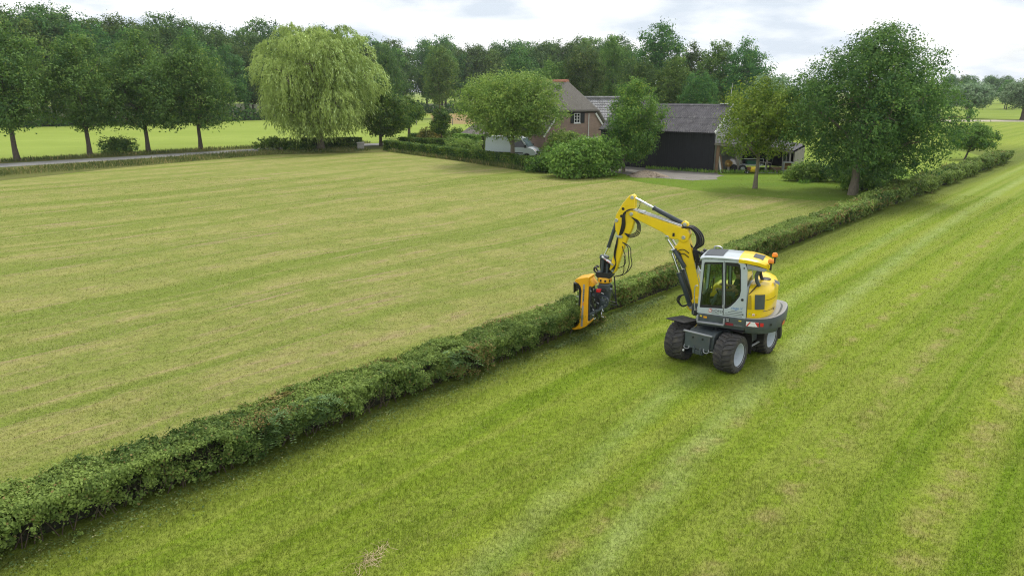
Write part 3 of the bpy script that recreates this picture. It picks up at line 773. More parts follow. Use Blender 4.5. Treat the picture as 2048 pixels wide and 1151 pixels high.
bush('bush', 'low green shrub by the trunk of the big oak', (27.0, 55.5), 47, 1.5, 2.2, 1.3, 6000, 0.16, M_BUSH)
bush('bush', 'rambling shrub against the house wall behind the bright green bush', (5.6, 76.2), 48, 4.3, 3.2, 1.8, 12000, 0.2, M_WALNUT)
bush('bush', 'dark clipped shrub behind the garden hedge left of the van', (-5.6, 86.5), 49, 2.6, 2.6, 1.8, 7000, 0.2, M_WALNUT)
bush('bush', 'upright tuft of saplings by the road between two roadside trees', (-47.2, 88.4), 50, 2.6, 2.4, 1.0, 5000, 0.22, M_ROW, up=1.2)
bush('bush', 'dark spreading bush under the weeping willow', (-28.6, 92.2), 51, 2.0, 3.6, 1.5, 7000, 0.2, M_LIME)

# the weeping willow
def willow(loc, seed):
    rr = random.Random(seed); g = np.random.default_rng(seed)
    L = lobes_for(rr, 'round', 2.6, 14.4, 7.4, 46, 0.80, (0.50, 0.90), (0.20, 0.33))
    La = np.array(L); w = La[:, 3] ** 2; w /= w.sum()
    ns, nseg = 6000, 8
    k = g.choice(len(L), ns, p=w)
    d = unit(g.normal(size=(ns, 3)) + np.array((0, 0, 0.35)))
    P0 = La[k, :3] + d * La[k, 3:6] * g.uniform(0.75, 1.05, ns)[:, None]
    out = unit(np.stack((P0[:, 0], P0[:, 1], np.zeros(ns)), 1))
    vel = out * 0.7 + d * 0.4 + np.array((0, 0, 0.15))
    length = g.uniform(0.08, 0.17, ns) * (0.8 + 0.5 * (np.abs(d[:, 2]) < 0.5)) * (1.25 - 0.045 * P0[:, 2])
    st = np.clip(g.normal(0.48, 0.15, ns) + g.normal(0, 0.16, len(L))[k] + 0.12 * d[:, 2], 0, 0.86)  # lobe tops tinted lighter: shading put into the leaf colour
    Cs, Ts, Ns, Ti = [], [], [], []
    p = P0.copy()
    wind = np.array((0.05, 0.02, 0))
    for j in range(nseg):
        vel = vel * 0.80 + np.array((0, 0, -0.24)) + wind * 0.4 + g.normal(0, 0.05, (ns, 3))
        p = p + vel * length[:, None] * 1.55
        ok = p[:, 2] > 1.0
        for q in range(2):
            m = int(ok.sum())
            side = g.normal(0, 0.10, (m, 3))
            Cs.append(p[ok] + side); Ts.append(unit(vel[ok]) + g.normal(0, 0.30, (m, 3)))
            Ns.append(unit(d[ok] * 0.8 + np.array((0, 0, 0.35)) + g.normal(0, 0.5, (m, 3)))); Ti.append(np.clip(st[ok] + g.normal(0, 0.10, m), 0, 0.87))
    C = np.concatenate(Cs); n = len(C); T_ = np.concatenate(Ti); T_ = np.where((g.random(n) < 0.05) | ((C[:, 0] > 3.5) & (C[:, 2] > 8) & (g.random(n) < 0.16)), 0.97, T_)  # silver glints painted as extra pale leaves on the upper right
    V_ = leaf_verts(C, np.concatenate(Ns), 0.38 * g.uniform(0.7, 1.3, n), 0.24, np.concatenate(Ts), fold=0.05)
    o = thing('willow_tree', 'large pale yellow-green weeping willow beside the road', 'tree', (loc[0], loc[1], 0))
    link(bpy.data.objects.new('trunk', trunk_mesh(rr, 15, 0.42, L, 2.5, 'trunk', M_BARK2, nlimb=20)), o)
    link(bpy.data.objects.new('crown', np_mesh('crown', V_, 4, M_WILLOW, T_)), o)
willow((-24.4, 94.0), 61)

# the row along the road: two builds, turned and stretched
ra = tree('roadside_tree', 'leftmost roadside tree, cut off by the picture edge', 'tree', (-53.42, 79.17), 62, 15.6, 4.7, 2.6, 'egg', 34000, 0.25, M_ROW, M_BARK, 0.27, 30, 'row of trees along the road', clump=0.8, zfork=2.6, gap=1.2, lean=(-0.5, 0))
rb = tree('roadside_tree', 'roadside tree with low hanging twigs, nearest the willow', 'tree', (-39.76, 94.05), 63, 14.8, 5.0, 2.4, 'oak', 34000, 0.25, M_ROW, M_BARK, 0.25, 30, 'row of trees along the road', clump=0.8, zfork=2.4, gap=1.2)
place(ra, (-49.04, 85.32), 0.92, 2.2, 'brownish roadside tree, second from the left, beside the sapling tuft')
place(rb, (-44.61, 90.21), 1.03, 4.0, 'roadside tree, third from the left, to the right of the sapling tuft')

# the wood behind the meadow: a few builds, each tree its own copy
protos = []
for i, (kd, mt, hh, rd) in enumerate((('round', M_WOOD, 20.5, 6.4), ('oak', M_WOOD, 21, 6.8), ('round', M_WOOD, 21.5, 6.0), ('tall', M_WOOD2, 20.5, 5.8), ('round', M_WOOD2, 20, 6.4))):
    p = tree('forest_tree', 'dark broadleaf tree in the dense wood behind the meadow', 'tree', (0, 0), 70 + i, hh, rd, 3.5, kd, 21000, 0.42, mt, M_BARK, 0.3, 30, 'trees of the wood', clump=1.1, per=22, gap=2.2)
    protos.append(p)
rr = random.Random(77); first = set()
def wood(x, y, h=1.0, kind=None, label=None):
    i = kind if kind is not None else rr.choice((0, 0, 1, 1, 2, 2, 3))
    s = h * rr.uniform(0.9, 1.1)
    if i not in first:
        first.add(i); o = protos[i]; o.location = (x, y, 0); o.scale = (s, s, s); o.rotation_euler.z = rr.uniform(0, 6.28)
        return o
    return place(protos[i], (x, y), s, rr.uniform(0, 6.28))
edge = [(-150, 120), (-126, 140), (-101, 156), (-82, 170), (-64, 193), (-48, 223), (-31, 250), (10, 251), (44, 252)]
for row, (off, step) in enumerate(((3, 6.0), (9, 6.5), (17, 8))):
    for a, b in zip(edge, edge[1:]):
        A, B = Vector(a), Vector(b); L_ = (B - A).length; n_ = max(1, round(L_ / step)); nn = Vector((-(B - A).y, (B - A).x)).normalized()
        for k in range(n_):
            q = A + (B - A) * ((k + rr.uniform(0.1, 0.9)) / n_) + nn * (off + rr.uniform(-1.5, 1.5))
            wood(q.x, q.y, (1.0, 1.12, 1.2)[row])
# free-standing trees behind the farm, told apart by their place
def px_tree(px, top, Y, i, label, wide=1.0, name='tall_tree'):
    X = (px - 1024) / 1450.0 * (Y * 0.965 + 1.9); H_ = 7.4 + (180 - top) / 1450.0 * (Y * 0.965) * 1.02
    base = (20.5, 21, 21.5, 20.5, 20)[i]
    o = place(protos[i], (X, Y), H_ / base * wide, rr.uniform(0, 6.28), label, 'tall trees behind the farm', sz=H_ / base)
    o.name = name
    return o
px_tree(778, 84, 165, 1, 'yellowish tree rising just right of the weeping willow', 0.7)
px_tree(1040, 92, 175, 1, 'dark tree above the left end of the house ridge')
px_tree(1105, 118, 150, 4, 'rounded tree directly above the red house ridge')
px_tree(1165, 92, 150, 0, 'bushy dark tree to the right of the house ridge', 0.9)
px_tree(1222, 72, 165, 3, 'thin airy tree standing out between the house and the barn', 0.8)
px_tree(1270, 112, 128, 0, 'broad green tree right behind the grey tiled roof')
px_tree(1314, 48, 160, 2, 'tallest slim tree above the barn', 0.95)
px_tree(1345, 112, 125, 3, 'wide green tree rising behind the left half of the barn roof', 1.0)
px_tree(1376, 80, 165, 1, 'dark round-topped tree next to the tallest slim tree', 0.85)
px_tree(1428, 82, 160, 3, 'lighter tree in the middle of the group above the barn', 0.9)
px_tree(1482, 72, 155, 1, 'dark spreading tree at the right end of the group above the barn')
px_tree(1392, 140, 120, 0, 'lower green tree behind the middle of the barn roof', 0.9)
px_tree(880, 92, 200, 3, 'light green tree in the gap of the wood above the stubble field', 0.9)
wl = tree('pale_willow_tree', 'pale round willow just behind the barn ridge', 'tree', (41, 118), 90, 10.2, 4.4, 1.5, 'round', 16000, 0.30, M_PALE, M_BARK, 0.3, 26, 'pale pollard willows', clump=0.45, per=12)
place(wl, (50.5, 126), 0.95, 1.0, 'pale round willow between the barn and the big oak')
# pollard willows and the far tree line on the right
pw = tree('pollard_willow', 'round pollard willow beside the farm lane, middle of three', 'tree', (122.86, 200.2), 91, 9.6, 4.9, 2.6, 'round', 12000, 0.42, M_PALE, M_BARK, 0.55, 22, 'pale pollard willows', clump=0.6, per=12, lob=(0.38, 0.5), zfork=2.4)
place(pw, (130.5, 190.1), 1.05, 2.0, 'round pollard willow cut off by the right picture edge')
place(pw, (118.5, 207.0), 0.95, 4.0, 'round pollard willow half hidden behind the big oak')
for k in range(26):
    o = wood(222 + k * 5.5 + rr.uniform(-2, 2), 425 + rr.uniform(-22, 22) - k * 2, 0.72)
    o['label'] = 'small far-off tree of the tree line on the right horizon'; o['group'] = 'far tree line'
for k in range(9):
    o = wood(150 + k * 7 + rr.uniform(-2, 2), 300 + rr.uniform(-10, 10), 0.58)
    o['label'] = 'far-off tree between the pollard willows and the horizon'; o['group'] = 'trees beyond the lane'
for p in [protos[i] for i in range(5) if i not in first]:
    p.location = (-140 + rr.uniform(0, 10), 165, 0)

# dark undergrowth along the edge of the wood, tall verge grass and weeds
def scrub(name, poly, n, h, size, seed, mat, label, cat, aspect=0.5, spike=False, wide=1.5):
    g = np.random.default_rng(seed); P_ = np.array(poly, float); seg = np.diff(P_, axis=0); L_ = np.linalg.norm(seg, axis=1); c = np.concatenate(([0], np.cumsum(L_)))
    t = g.uniform(0, c[-1], n); i = np.clip(np.searchsorted(c, t) - 1, 0, len(seg) - 1); f = ((t - c[i]) / L_[i])[:, None]
    q = P_[i] + seg[i] * f; nn = np.stack((-seg[i][:, 1], seg[i][:, 0]), 1) / L_[i][:, None]
    q = q + nn * (g.uniform(-1, 1, n) * wide)[:, None]
    hv = h * (0.7 + 0.3 * np.sin(t * 0.9) * np.sin(t * 0.37 + 1))
    z = hv * g.beta(1.3, 1.4, n)
    if spike:
        s = size * g.uniform(0.5, 1.3, n); C = np.stack((q[:, 0], q[:, 1], s * 0.45), 1)
        T_ = np.array((0, 0, 1.0)) + g.normal(0, 0.28, (n, 3)); N = unit(g.normal(size=(n, 3)) * np.array((1, 1, 0.2)))
        V_ = leaf_verts(C, N, s, aspect, T_, fold=0.0)
    else:
        C = np.stack((q[:, 0], q[:, 1], z), 1); N = unit(g.normal(size=(n, 3)) + np.array((0, -0.6, 0.5)))
        V_ = leaf_verts(C, N, size * g.uniform(0.5, 1.4, n), aspect, rng=g)
    tint = np.clip(0.45 + 0.25 * np.sin(t * 0.8 + 2 * np.sin(t * 0.3)) + g.normal(0, 0.15, n), 0, 0.9); tint = np.where(g.random(n) < 0.08, 0.98, tint)
    o = link(bpy.data.objects.new(name, np_mesh(name, V_, 4, mat, tint))); return tag(o, label, cat, kind='stuff')
M_WEED = m_leaf('tall verge grass', (0.068, 0.104, 0.027), (0.203, 0.232, 0.068), (0.390, 0.304, 0.135), 0.12, 0.25)
scrub('undergrowth', [(-150, 117), (-126, 137), (-101, 154), (-82, 168), (-64, 191), (-48, 221), (-30, 247), (46, 248)], 12000, 4.5, 0.75, 101, M_WOOD, 'dark undergrowth along the foot of the wood', 'undergrowth', 0.7)
scrub('verge_weeds', [(-72, 30), (-47.4, 66.5), (-37, 79.5), (-30.4, 89.3), (-19, 95)], 24000, 0.4, 0.36, 102, M_WEED, 'rough tall grass on the bank between the field and the road', 'grass', 0.13, True, 3.0)
scrub('roadside_grass', [(-92, 44), (-55, 77.6), (-34.4, 97.8), (-21, 107)], 9000, 0.4, 0.42, 103, M_WEED, 'tall grass under the row of roadside trees', 'grass', 0.14, True, 1.5)
scrub('hedge_foot_weeds', [(-15, 91.5), (-6.0, 80.2), (2.0, 68.6)], 4000, 0.5, 0.45, 104, M_WEED, 'dry tall grass at the foot of the garden hedge', 'grass', 0.14, True, 0.6)
scrub('shed_weeds', [(13.0, 71.3), (18.2, 67.4), (24.8, 67.2), (26.6, 62.0), (23.6, 59.4)], 1500, 0.3, 0.35, 105, M_BUSH, 'green weeds along the foot of the barn and the shed', 'weeds', 0.2, True, 0.35)

# clipped garden hedges
def clipped(name, label, p0, p1, w, h, n, size, seed, mat, group='garden hedges'):
    g = np.random.default_rng(seed); a, b = np.array(p0), np.array(p1); L_ = np.linalg.norm(b - a); d = (b - a) / L_; nn = np.array((-d[1], d[0]))
    o = thing(name, label, 'hedge', (a[0], a[1], 0), 0, group)
    t = g.uniform(0, L_, n); k = g.random(n); top = k < 0.35
    v = np.where(top, g.uniform(-w/2, w/2, n), np.where(k < 0.7, -w/2, w/2) + g.normal(0, 0.06, n))
    hh = h * (1 + 0.03 * np.sin(t * 1.3)); z = np.where(top, hh + g.normal(0, 0.04, n), hh * g.random(n))
    C = np.stack((d[0]*t + nn[0]*v, d[1]*t + nn[1]*v, z), 1)
    N = unit(np.where(top[:, None], np.array((0, 0, 1.0)), np.array((nn[0], nn[1], 0.4)) * np.where(v > 0, 1, -1)[:, None] + np.array((0, 0, 0.5))) + g.normal(0, 0.5, (n, 3)))
    tint = np.clip(0.4 + 0.2 * np.sin(t * 2.1 + z * 3) + g.normal(0, 0.18, n), 0, 0.9); tint = np.where(g.random(n) < 0.05, 0.98, tint)
    link(bpy.data.objects.new('foliage', np_mesh('foliage', leaf_verts(C, N, size * g.uniform(0.6, 1.4, n), 0.6, rng=g), 4, mat, tint)), o)
    q = [(d[0]*s_ + nn[0]*v_, d[1]*s_ + nn[1]*v_) for s_, v_ in ((0.1, -w/2+.12), (L_-.1, -w/2+.12), (L_-.1, w/2-.12), (0.1, w/2-.12))]
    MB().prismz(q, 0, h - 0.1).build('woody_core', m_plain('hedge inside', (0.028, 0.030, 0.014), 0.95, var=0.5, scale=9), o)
clipped('garden_hedge', 'long clipped garden hedge in front of the parked van', (-16.0, 94.4), (3.0, 69.3), 1.1, 1.15, 22000, 0.20, 111, M_LIME)
clipped('garden_hedge', 'short clipped hedge at the garden entrance behind the long garden hedge', (-15.4, 101.3), (-8.6, 97.6), 0.9, 1.1, 5000, 0.2, 112, M_LIME)
clipped('garden_hedge', 'block-shaped bright hedge end beside the garden lawn', (-7.4, 95.2), (-3.6, 93.0), 1.0, 1.9, 5000, 0.18, 113, M_BUSH)
clipped('garden_hedge', 'dark clipped hedge under the weeping willow by the road', (-27.5, 96.0), (-19.8, 97.6), 0.9, 1.3, 5000, 0.2, 114, M_LIME)
clipped('garden_hedge', 'low far hedge behind the yellow-leaved bush', (-15.5, 112.5), (-6.0, 109.5), 0.9, 1.0, 4000, 0.2, 115, M_LIME)
# ------------------------------------------------------------------ the farm buildings
def m_brick(name):
    t = NT(name); p = t.obj()
    mp = t.n('ShaderNodeMapping'); mp.inputs['Rotation'].default_value = (R(90), 0, 0); t.l(p, mp.inputs[0])
    b = t.n('ShaderNodeTexBrick'); t.l(mp.outputs[0], b.inputs['Vector'])
    for k, v in (('Scale', 1.0), ('Brick Width', 0.22), ('Row Height', 0.065), ('Mortar Size', 0.008)): b.inputs[k].default_value = v
    b.inputs['Color1'].default_value = (0.33, 0.20, 0.155, 1); b.inputs['Color2'].default_value = (0.25, 0.155, 0.125, 1); b.inputs['Mortar'].default_value = (0.36, 0.33, 0.29, 1)
    c = t.mix(t.rng(t.noise(p, 0.9, 5), 0.4, 0.7, 0, 0.5), b.outputs['Color'], (0.20, 0.14, 0.12))
    return t.end(t.bsdf(c, 0.9, bump=b.outputs['Fac'], bstr=-0.4))
def m_thatch():
    t = NT('weathered thatch'); p = t.obj()
    mp = t.n('ShaderNodeMapping'); mp.inputs['Scale'].default_value = (14, 2.2, 2.2); t.l(p, mp.inputs[0])
    n1 = t.noise(mp.outputs[0], 2.2, 6, 0.7); n2 = t.noise(p, 0.6, 5, 0.65)
    c = t.mix(t.rng(n1, 0.3, 0.7), (0.125, 0.115, 0.10), (0.235, 0.22, 0.20))
    c = t.mix(t.rng(n2, 0.5, 0.7, 0, 0.5), c, (0.12, 0.115, 0.085))
    return t.end(t.bsdf(c, 0.95, spec=0.1, bump=n1, bstr=0.9, bdist=0.06))
def m_board(name, col, w=0.2):
    t = NT(name); p = t.obj()
    mp = t.n('ShaderNodeMapping'); mp.inputs['Scale'].default_value = (8, 8, 0.7); t.l(p, mp.inputs[0])
    n1 = t.noise(mp.outputs[0], 2.5, 6, 0.65)
    c = t.mix(t.rng(n1, 0.3, 0.7), tuple(v * 0.7 for v in col), tuple(v * 1.35 for v in col))
    return t.end(t.bsdf(c, 0.75, bump=n1, bstr=0.35))
def m_sheetroof(name, a, b, moss):
    t = NT(name); p = t.pos()
    c = t.mix(t.rng(t.noise(p, 1.1, 6, 0.65), 0.35, 0.65), a, b)
    c = t.mix(t.rng(t.noise(p, 2.6, 6, 0.7), 0.52, 0.68, 0, 0.8), c, moss)
    return t.end(t.bsdf(c, 0.9, bump=t.noise(p, 9, 5), bstr=0.3))
M_BRICK = m_brick('brick wall'); M_THATCH = m_thatch()
M_WHITE = m_plain('white paint', (0.74, 0.74, 0.72), 0.5, var=0.06)
M_BLACKB = m_board('tarred boards', (0.014, 0.015, 0.019))
M_GREYB = m_board('weathered boards', (0.22, 0.20, 0.175))
M_BROWNB = m_board('brown timber', (0.20, 0.125, 0.075))
M_SHUT = m_plain('black shutter paint', (0.012, 0.016, 0.018), 0.45)
M_TILE = m_sheetroof('grey roof tile', (0.20, 0.20, 0.205), (0.34, 0.34, 0.345), (0.15, 0.15, 0.14))
M_CORR = m_sheetroof('corrugated roofing', (0.060, 0.057, 0.064), (0.110, 0.105, 0.116), (0.19, 0.185, 0.185))
M_CLAD = m_sheetroof('pale cladding', (0.36, 0.36, 0.35), (0.48, 0.48, 0.46), (0.28, 0.28, 0.26))
M_RIDGE = m_plain('red ridge tile', (0.42, 0.19, 0.12), 0.8, var=0.25, scale=4)
M_STEEL = m_plain('galvanised steel', (0.48, 0.50, 0.52), 0.4, 0.6)
M_RUST = m_plain('rusty iron', (0.19, 0.085, 0.045), 0.85, var=0.4, scale=5)
M_DARK = m_plain('dark interior', (0.02, 0.02, 0.022), 0.9)
M_RUB = m_plain('black rubber', (0.022, 0.022, 0.024), 0.75, var=0.2, scale=12)
def m_glass(name, tint, refl=0.10):
    t = NT(name)
    tr = t.n('ShaderNodeBsdfTransparent'); tr.inputs[0].default_value = (*tint, 1)
    gl = t.n('ShaderNodeBsdfGlossy'); gl.inputs['Roughness'].default_value = 0.03; gl.inputs[0].default_value = (0.9, 0.95, 0.95, 1)
    fr = t.n('ShaderNodeFresnel'); fr.inputs[0].default_value = 1.45
    ms = t.n('ShaderNodeMixShader'); t.l(t.math('ADD', fr.outputs[0], refl - 0.04, clamp=True), ms.inputs[0]); t.l(tr.outputs[0], ms.inputs[1]); t.l(gl.outputs[0], ms.inputs[2])
    return t.end(ms.outputs[0])
M_PANE = m_glass('house glass', (0.25, 0.28, 0.28), 0.2)

# thatched farmhouse: half-hipped gable end towards the camera
hs = thing('farmhouse', 'brick farmhouse with grey thatched half-hipped roof behind the walnut tree', 'house', (7.22, 82.75, 0), R(26.8))
W5, WE, ZE, ZH, ZR, LEN, RB = 2.45, 4.25, 2.7, 5.05, 8.15, 13.0, 2.3
gable = [(-WE+.25, 0), (WE-.25, 0), (WE-.25, ZE-.1), (W5-.1, ZH-.12), (-W5+.1, ZH-.12), (-WE+.25, ZE-.1)]
win = [(-0.36, 3.86), (0.42, 3.86), (0.42, 4.92), (-0.36, 4.92)]
dr = [(0.95, 0.05), (2.95, 0.05), (2.95, 2.25), (0.95, 2.25)]
MB().plate(gable, [win, dr], 0.0, 0.3).build('front_wall', M_BRICK, hs, smooth=False)
mb = MB(); mb.box(-WE+.25, -WE+.55, 0.3, LEN, 0, ZE-.1); mb.box(WE-.55, WE-.25, 0.3, LEN, 0, ZE-.1); mb.build('side_wall', M_BRICK, hs, smooth=False)
MB().box(-WE+.5, WE-.5, LEN-.3, LEN-.01, 0, ZE).build('rear_wall', M_BRICK, hs, smooth=False)
MB().box(-WE+.6, WE-.6, 0.6, 0.65, 0, ZH-.5).build('room_partition', M_DARK, hs, smooth=False)
ov = 0.3
rv = [(-W5-.1, -ov, ZH-.05), (W5+.1, -ov, ZH-.05), (0, RB, ZR), (0, LEN-2, ZR), (-WE-ov*.5, -ov, ZE-.15), (-WE-ov*.5, LEN+ov, ZE-.15), (WE+ov*.5, -ov, ZE-.15), (WE+ov*.5, LEN+ov, ZE-.15)]
mb = MB().add(rv, [(0, 1, 2), (4, 0, 2, 3, 5), (1, 6, 7, 3, 2), (5, 3, 7)])
ro = mb.build('thatched_roof', M_THATCH, hs, smooth=False)
so = ro.modifiers.new('thick', 'SOLIDIFY'); so.thickness = 0.32; so.offset = 1
bv = ro.modifiers.new('soft', 'BEVEL'); bv.width = 0.14; bv.segments = 3; bv.angle_limit = R(25)
mb = MB()
for i in range(30):
    y0 = RB - 0.15 + i * 0.295
    mb.tube([(0, y0, ZR + .20), (0, y0 + .30, ZR + .16)], [0.22, 0.19], 10)
tag(mb.build('ridge_tiles', M_RIDGE, ro), kind='stuff')
for sx in (-1, 1):
    MB().bar((sx*(W5-.05), -0.12, ZH-.15), (sx*(WE+.02), -0.12, ZE-.25), 0.06, 0.2).build('bargeboard', M_WHITE, hs)
wf = MB()
wf.plate([(-0.36, 3.86), (0.42, 3.86), (0.42, 4.92), (-0.36, 4.92)], [[(-0.29, 3.93), (0.0, 3.93), (0.0, 4.22), (-0.29, 4.22)], [(0.06, 3.93), (0.35, 3.93), (0.35, 4.22), (0.06, 4.22)],
         [(-0.29, 4.27), (0.0, 4.27), (0.0, 4.55), (-0.29, 4.55)], [(0.06, 4.27), (0.35, 4.27), (0.35, 4.55), (0.06, 4.55)], [(-0.29, 4.60), (0.0, 4.60), (0.0, 4.85), (-0.29, 4.85)], [(0.06, 4.60), (0.35, 4.60), (0.35, 4.85), (0.06, 4.85)]], -0.03, 0.05)
w1 = wf.build('window', M_WHITE, hs, smooth=False)
MB().box(-0.33, 0.39, 0.055, 0.065, 3.9, 4.88).build('pane', M_PANE, w1, smooth=False)
MB().box(-0.42, 0.48, -0.08, -0.002, 3.78, 3.855).build('sill', M_WHITE, w1, smooth=False)
for x0, x1 in ((-0.84, -0.38), (0.44, 0.98)):
    s_ = MB(); s_.box(x0, x1, -0.06, -0.02, 3.84, 4.94); s_.box(x0+.05, x1-.05, -0.075, -0.0605, 3.92, 4.34); s_.box(x0+.05, x1-.05, -0.075, -0.0605, 4.42, 4.86)
    s_.build('shutter', M_SHUT, hs, bevel=0.01)
dd = MB(); dd.plate(dr, [[(1.03, 0.15), (1.55, 0.15), (1.55, 2.17), (1.03, 2.17)], [(1.63, 0.95), (2.25, 0.95), (2.25, 2.17), (1.63, 2.17)], [(2.33, 0.95), (2.87, 0.95), (2.87, 2.17), (2.33, 2.17)]], -0.02, 0.08)
d1 = dd.build('garden_door', M_WHITE, hs, smooth=False)
MB().box(1.0, 2.9, 0.085, 0.095, 0.1, 2.2).build('pane', M_PANE, d1, smooth=False)
MB().cyl((1.52, -0.06, ZH-.2), (1.52, -0.06, 0.1), 0.05, 10).build('downpipe', M_WHITE, hs)

# tiled annex behind
an = thing('tiled_annex', 'low building with grey tiled roof between house and barn', 'building', (13.4, 92.5, 0), R(-6))
MB().box(-4.8, 4.2, 0.3, 6.5, 0, 3.6).build('wall', M_BRICK, an, smooth=False)
pan = MB()
for k in range(30):                                        # a course of pantiles: rounded rolls
    x = -5.0 + k * 0.31
    pan.loft([[(x, 0, 0.0), (x+.08, 0, 0.05), (x+.16, 0, 0.06), (x+.24, 0, 0.03), (x+.31, 0, 0.0)], [(x, .42, 0.0), (x+.08, .42, 0.05), (x+.16, .42, 0.06), (x+.24, .42, 0.03), (x+.31, .42, 0.0)]], False)
cme = pan.mesh('tile_course', M_TILE)
for k in range(10):
    for sgn in (1, -1):
        o = link(bpy.data.objects.new('tile_course', cme), an)
        y = -0.1 + k * 0.37; z = 3.45 + k * 0.30
        o.location = (0, y if sgn == 1 else 6.9 - y, z); o.rotation_euler = (R(36), 0, 0) if sgn == 1 else (R(36), 0, R(180))
        if sgn == -1: o.location.x = -0.75
MB().prism([(-0.1, 3.4), (3.4, 6.3), (6.9, 3.4)], 0, 8.9).xf(Matrix.Rotation(R(90), 4, 'Z')).xf(Matrix.Translation((4.1, 0, -0.06))).build('roof_base', M_DARK, an, smooth=False)
MB().cyl((-5.0, 3.40, 6.50), (4.25, 3.40, 6.50), 0.14, 10).build('ridge', M_TILE, an)

# black barn with corrugated roof
bn = thing('barn', 'black boarded barn with weathered corrugated roof', 'barn', (9.01, 74.94, 0), math.atan2(-7.09, 9.58))
BL, BW, BE, BR_ = 11.95, 8.0, 3.78, 6.0
x = 0.0; wd = BL / 7
for k in range(7):                                         # door leaves and wall bays of upright boards
    m = MB(); nb = 8; bw_ = wd / nb
    for j in range(nb):
        pr = 0.01 * ((j * 7 + k * 3) % 3)
        m.box(k*wd + j*bw_ + 0.008, k*wd + (j+1)*bw_ - 0.008, -0.03 - pr, 0.05, 0.06, BE - 0.05)
    m.box(k*wd + 0.02, (k+1)*wd - 0.02, 0.05, 0.1, 0.05, BE - 0.06)
    m.build('board_bay', M_BLACKB, bn, smooth=False)
MB().box(0, BL, 0.12, 0.2, 0, BE).build('front_backing', M_DARK, bn, smooth=False)
gb = [(0.1, 0), (BW-.1, 0), (BW-.1, BE), (BW/2, BR_-.1), (0.1, BE)]
def gable_wall(x, m, nm):
    g = MB(); n = 30
    zt = lambda y: BE + (BR_-.12-BE) * (1 - abs(y - BW/2) / (BW/2))
    r0_, r1_ = [], []
    for k in range(n * 4 + 1):
        y = 0.15 + (BW-.3) * k / (n*4); q = x + 0.03 * math.sin(k * math.pi / 2)
        r0_.append((q, y, 0.05)); r1_.append((q, y, zt(y)))
    g.loft([r0_, r1_], False); return g.build(nm, m, bn, smooth=False)
gable_wall(BL - 0.03, M_CLAD, 'gable_cladding'); gable_wall(0.03, M_BLACKB, 'gable_boards')
MB().box(0.1, BL-.1, BW-.2, BW-.1, 0, BE).build('rear_wall', M_BLACKB, bn, smooth=False)
slope = math.atan2(BR_ - BE, BW/2); SL = math.hypot(BW/2, BR_-BE) + 0.3
cs = MB(); sw_, nw = 1.10, 5
pr0 = []; pr1 = []
for k in range(nw * 6 + 1):
    xx = sw_ * k / (nw*6); zz = 0.045 * math.cos(2 * math.pi * k / 6)
    pr0.append((xx, 0, zz)); pr1.append((xx, SL/2 + 0.10, zz))
cs.loft([pr0, pr1], False)
sme = cs.mesh('roof_sheet', M_CORR)
for k in range(11):
    for j in range(2):
        for sgn in (1, -1):
            o = link(bpy.data.objects.new('roof_sheet', sme), bn)
            dsl = j * SL/2
            y = -0.28 + dsl * math.cos(slope); z = BE - 0.16 + dsl * math.sin(slope) + 0.035 * (1 - j) * -1 + 0.03
            o.location = (-0.05 + k*1.095, y, z + 0.003 * (k % 2)) if sgn == 1 else (-0.05 + k*1.095 + sw_, BW - y, z)
            o.rotation_euler = (slope, 0, 0) if sgn == 1 else (slope, 0, R(180))
rc = MB(); rc.loft([[(-0.1, BW/2-.24, BR_-.06), (-0.1, BW/2, BR_+.10), (-0.1, BW/2+.24, BR_-.06)], [(BL+.1, BW/2-.24, BR_-.06), (BL+.1, BW/2, BR_+.10), (BL+.1, BW/2+.24, BR_-.06)]], False)
rc.build('ridge_cap', M_CORR, bn, smooth=False)
for sgn in (0, 1):
    y0 = -0.3 if sgn == 0 else BW + 0.3
    MB().bar((BL+.08, y0, BE-.17), (BL+.08, BW/2, BR_+.06), 0.05, 0.22).build('verge_board', M_WHITE, bn)
MB().box(BL-1.2, BL+.12, BW/2-.16, BW/2+.16, BR_+.105, BR_+.15).build('ridge_flashing', M_WHITE, bn, smooth=False)
MB().tube([(BL-.35, BW/2+.3, BR_-.3), (BL-.35, BW/2+.3, BR_+1.3), (BL-.28, BW/2+.3, BR_+2.0)], [0.03, 0.022, 0.015], 8).build('aerial', M_WHITE, bn)
MB().bar((-0.1, -0.32, BE-.22), (BL+.1, -0.32, BE-.22), 0.10, 0.10).build('gutter', M_DARK, bn)

# open shed leaning on the barn's gable
sh = thing('open_shed', 'open lean-to shed with sloping grey roof beside the barn', 'shed', (18.75, 67.75, 0))
def S(x, y, z=0): return (x - 18.75, y - 67.75, z)
FLc, FRc, BRc, BLc = S(18.45, 67.2, 2.78), S(25.7, 66.9, 2.10), S(28.8, 72.4, 2.25), S(22.5, 73.3, 3.3)
for k in range(7):                                          # roof sheets running from the front edge to the back
    a, b = k / 7, (k + 1) / 7
    r0_, r1_ = [], []
    for j in range(31):
        t = a + (b - a) * (j / 30.0) * 1.02; w_ = 0.028 * math.cos(j * math.pi / 3)
        p = Vector(FLc).lerp(Vector(FRc), t); q = Vector(BLc).lerp(Vector(BRc), t)
        r0_.append((p.x, p.y, p.z + w_ + 0.004 * (k % 2))); r1_.append((q.x, q.y, q.z + w_ + 0.004 * (k % 2)))
    MB().loft([r0_, r1_], False).build('roof_sheet', M_CORR, sh, smooth=False)
MB().bar(S(18.5, 67.32, 2.64), S(25.65, 67.05, 1.96), 0.08, 0.18).build('front_beam', M_GREYB, sh)
MB().bar(S(18.85, 67.5), S(18.95, 67.6, 2.6), 0.26, 0.26).build('post', M_BROWNB, sh, bevel=0.02)
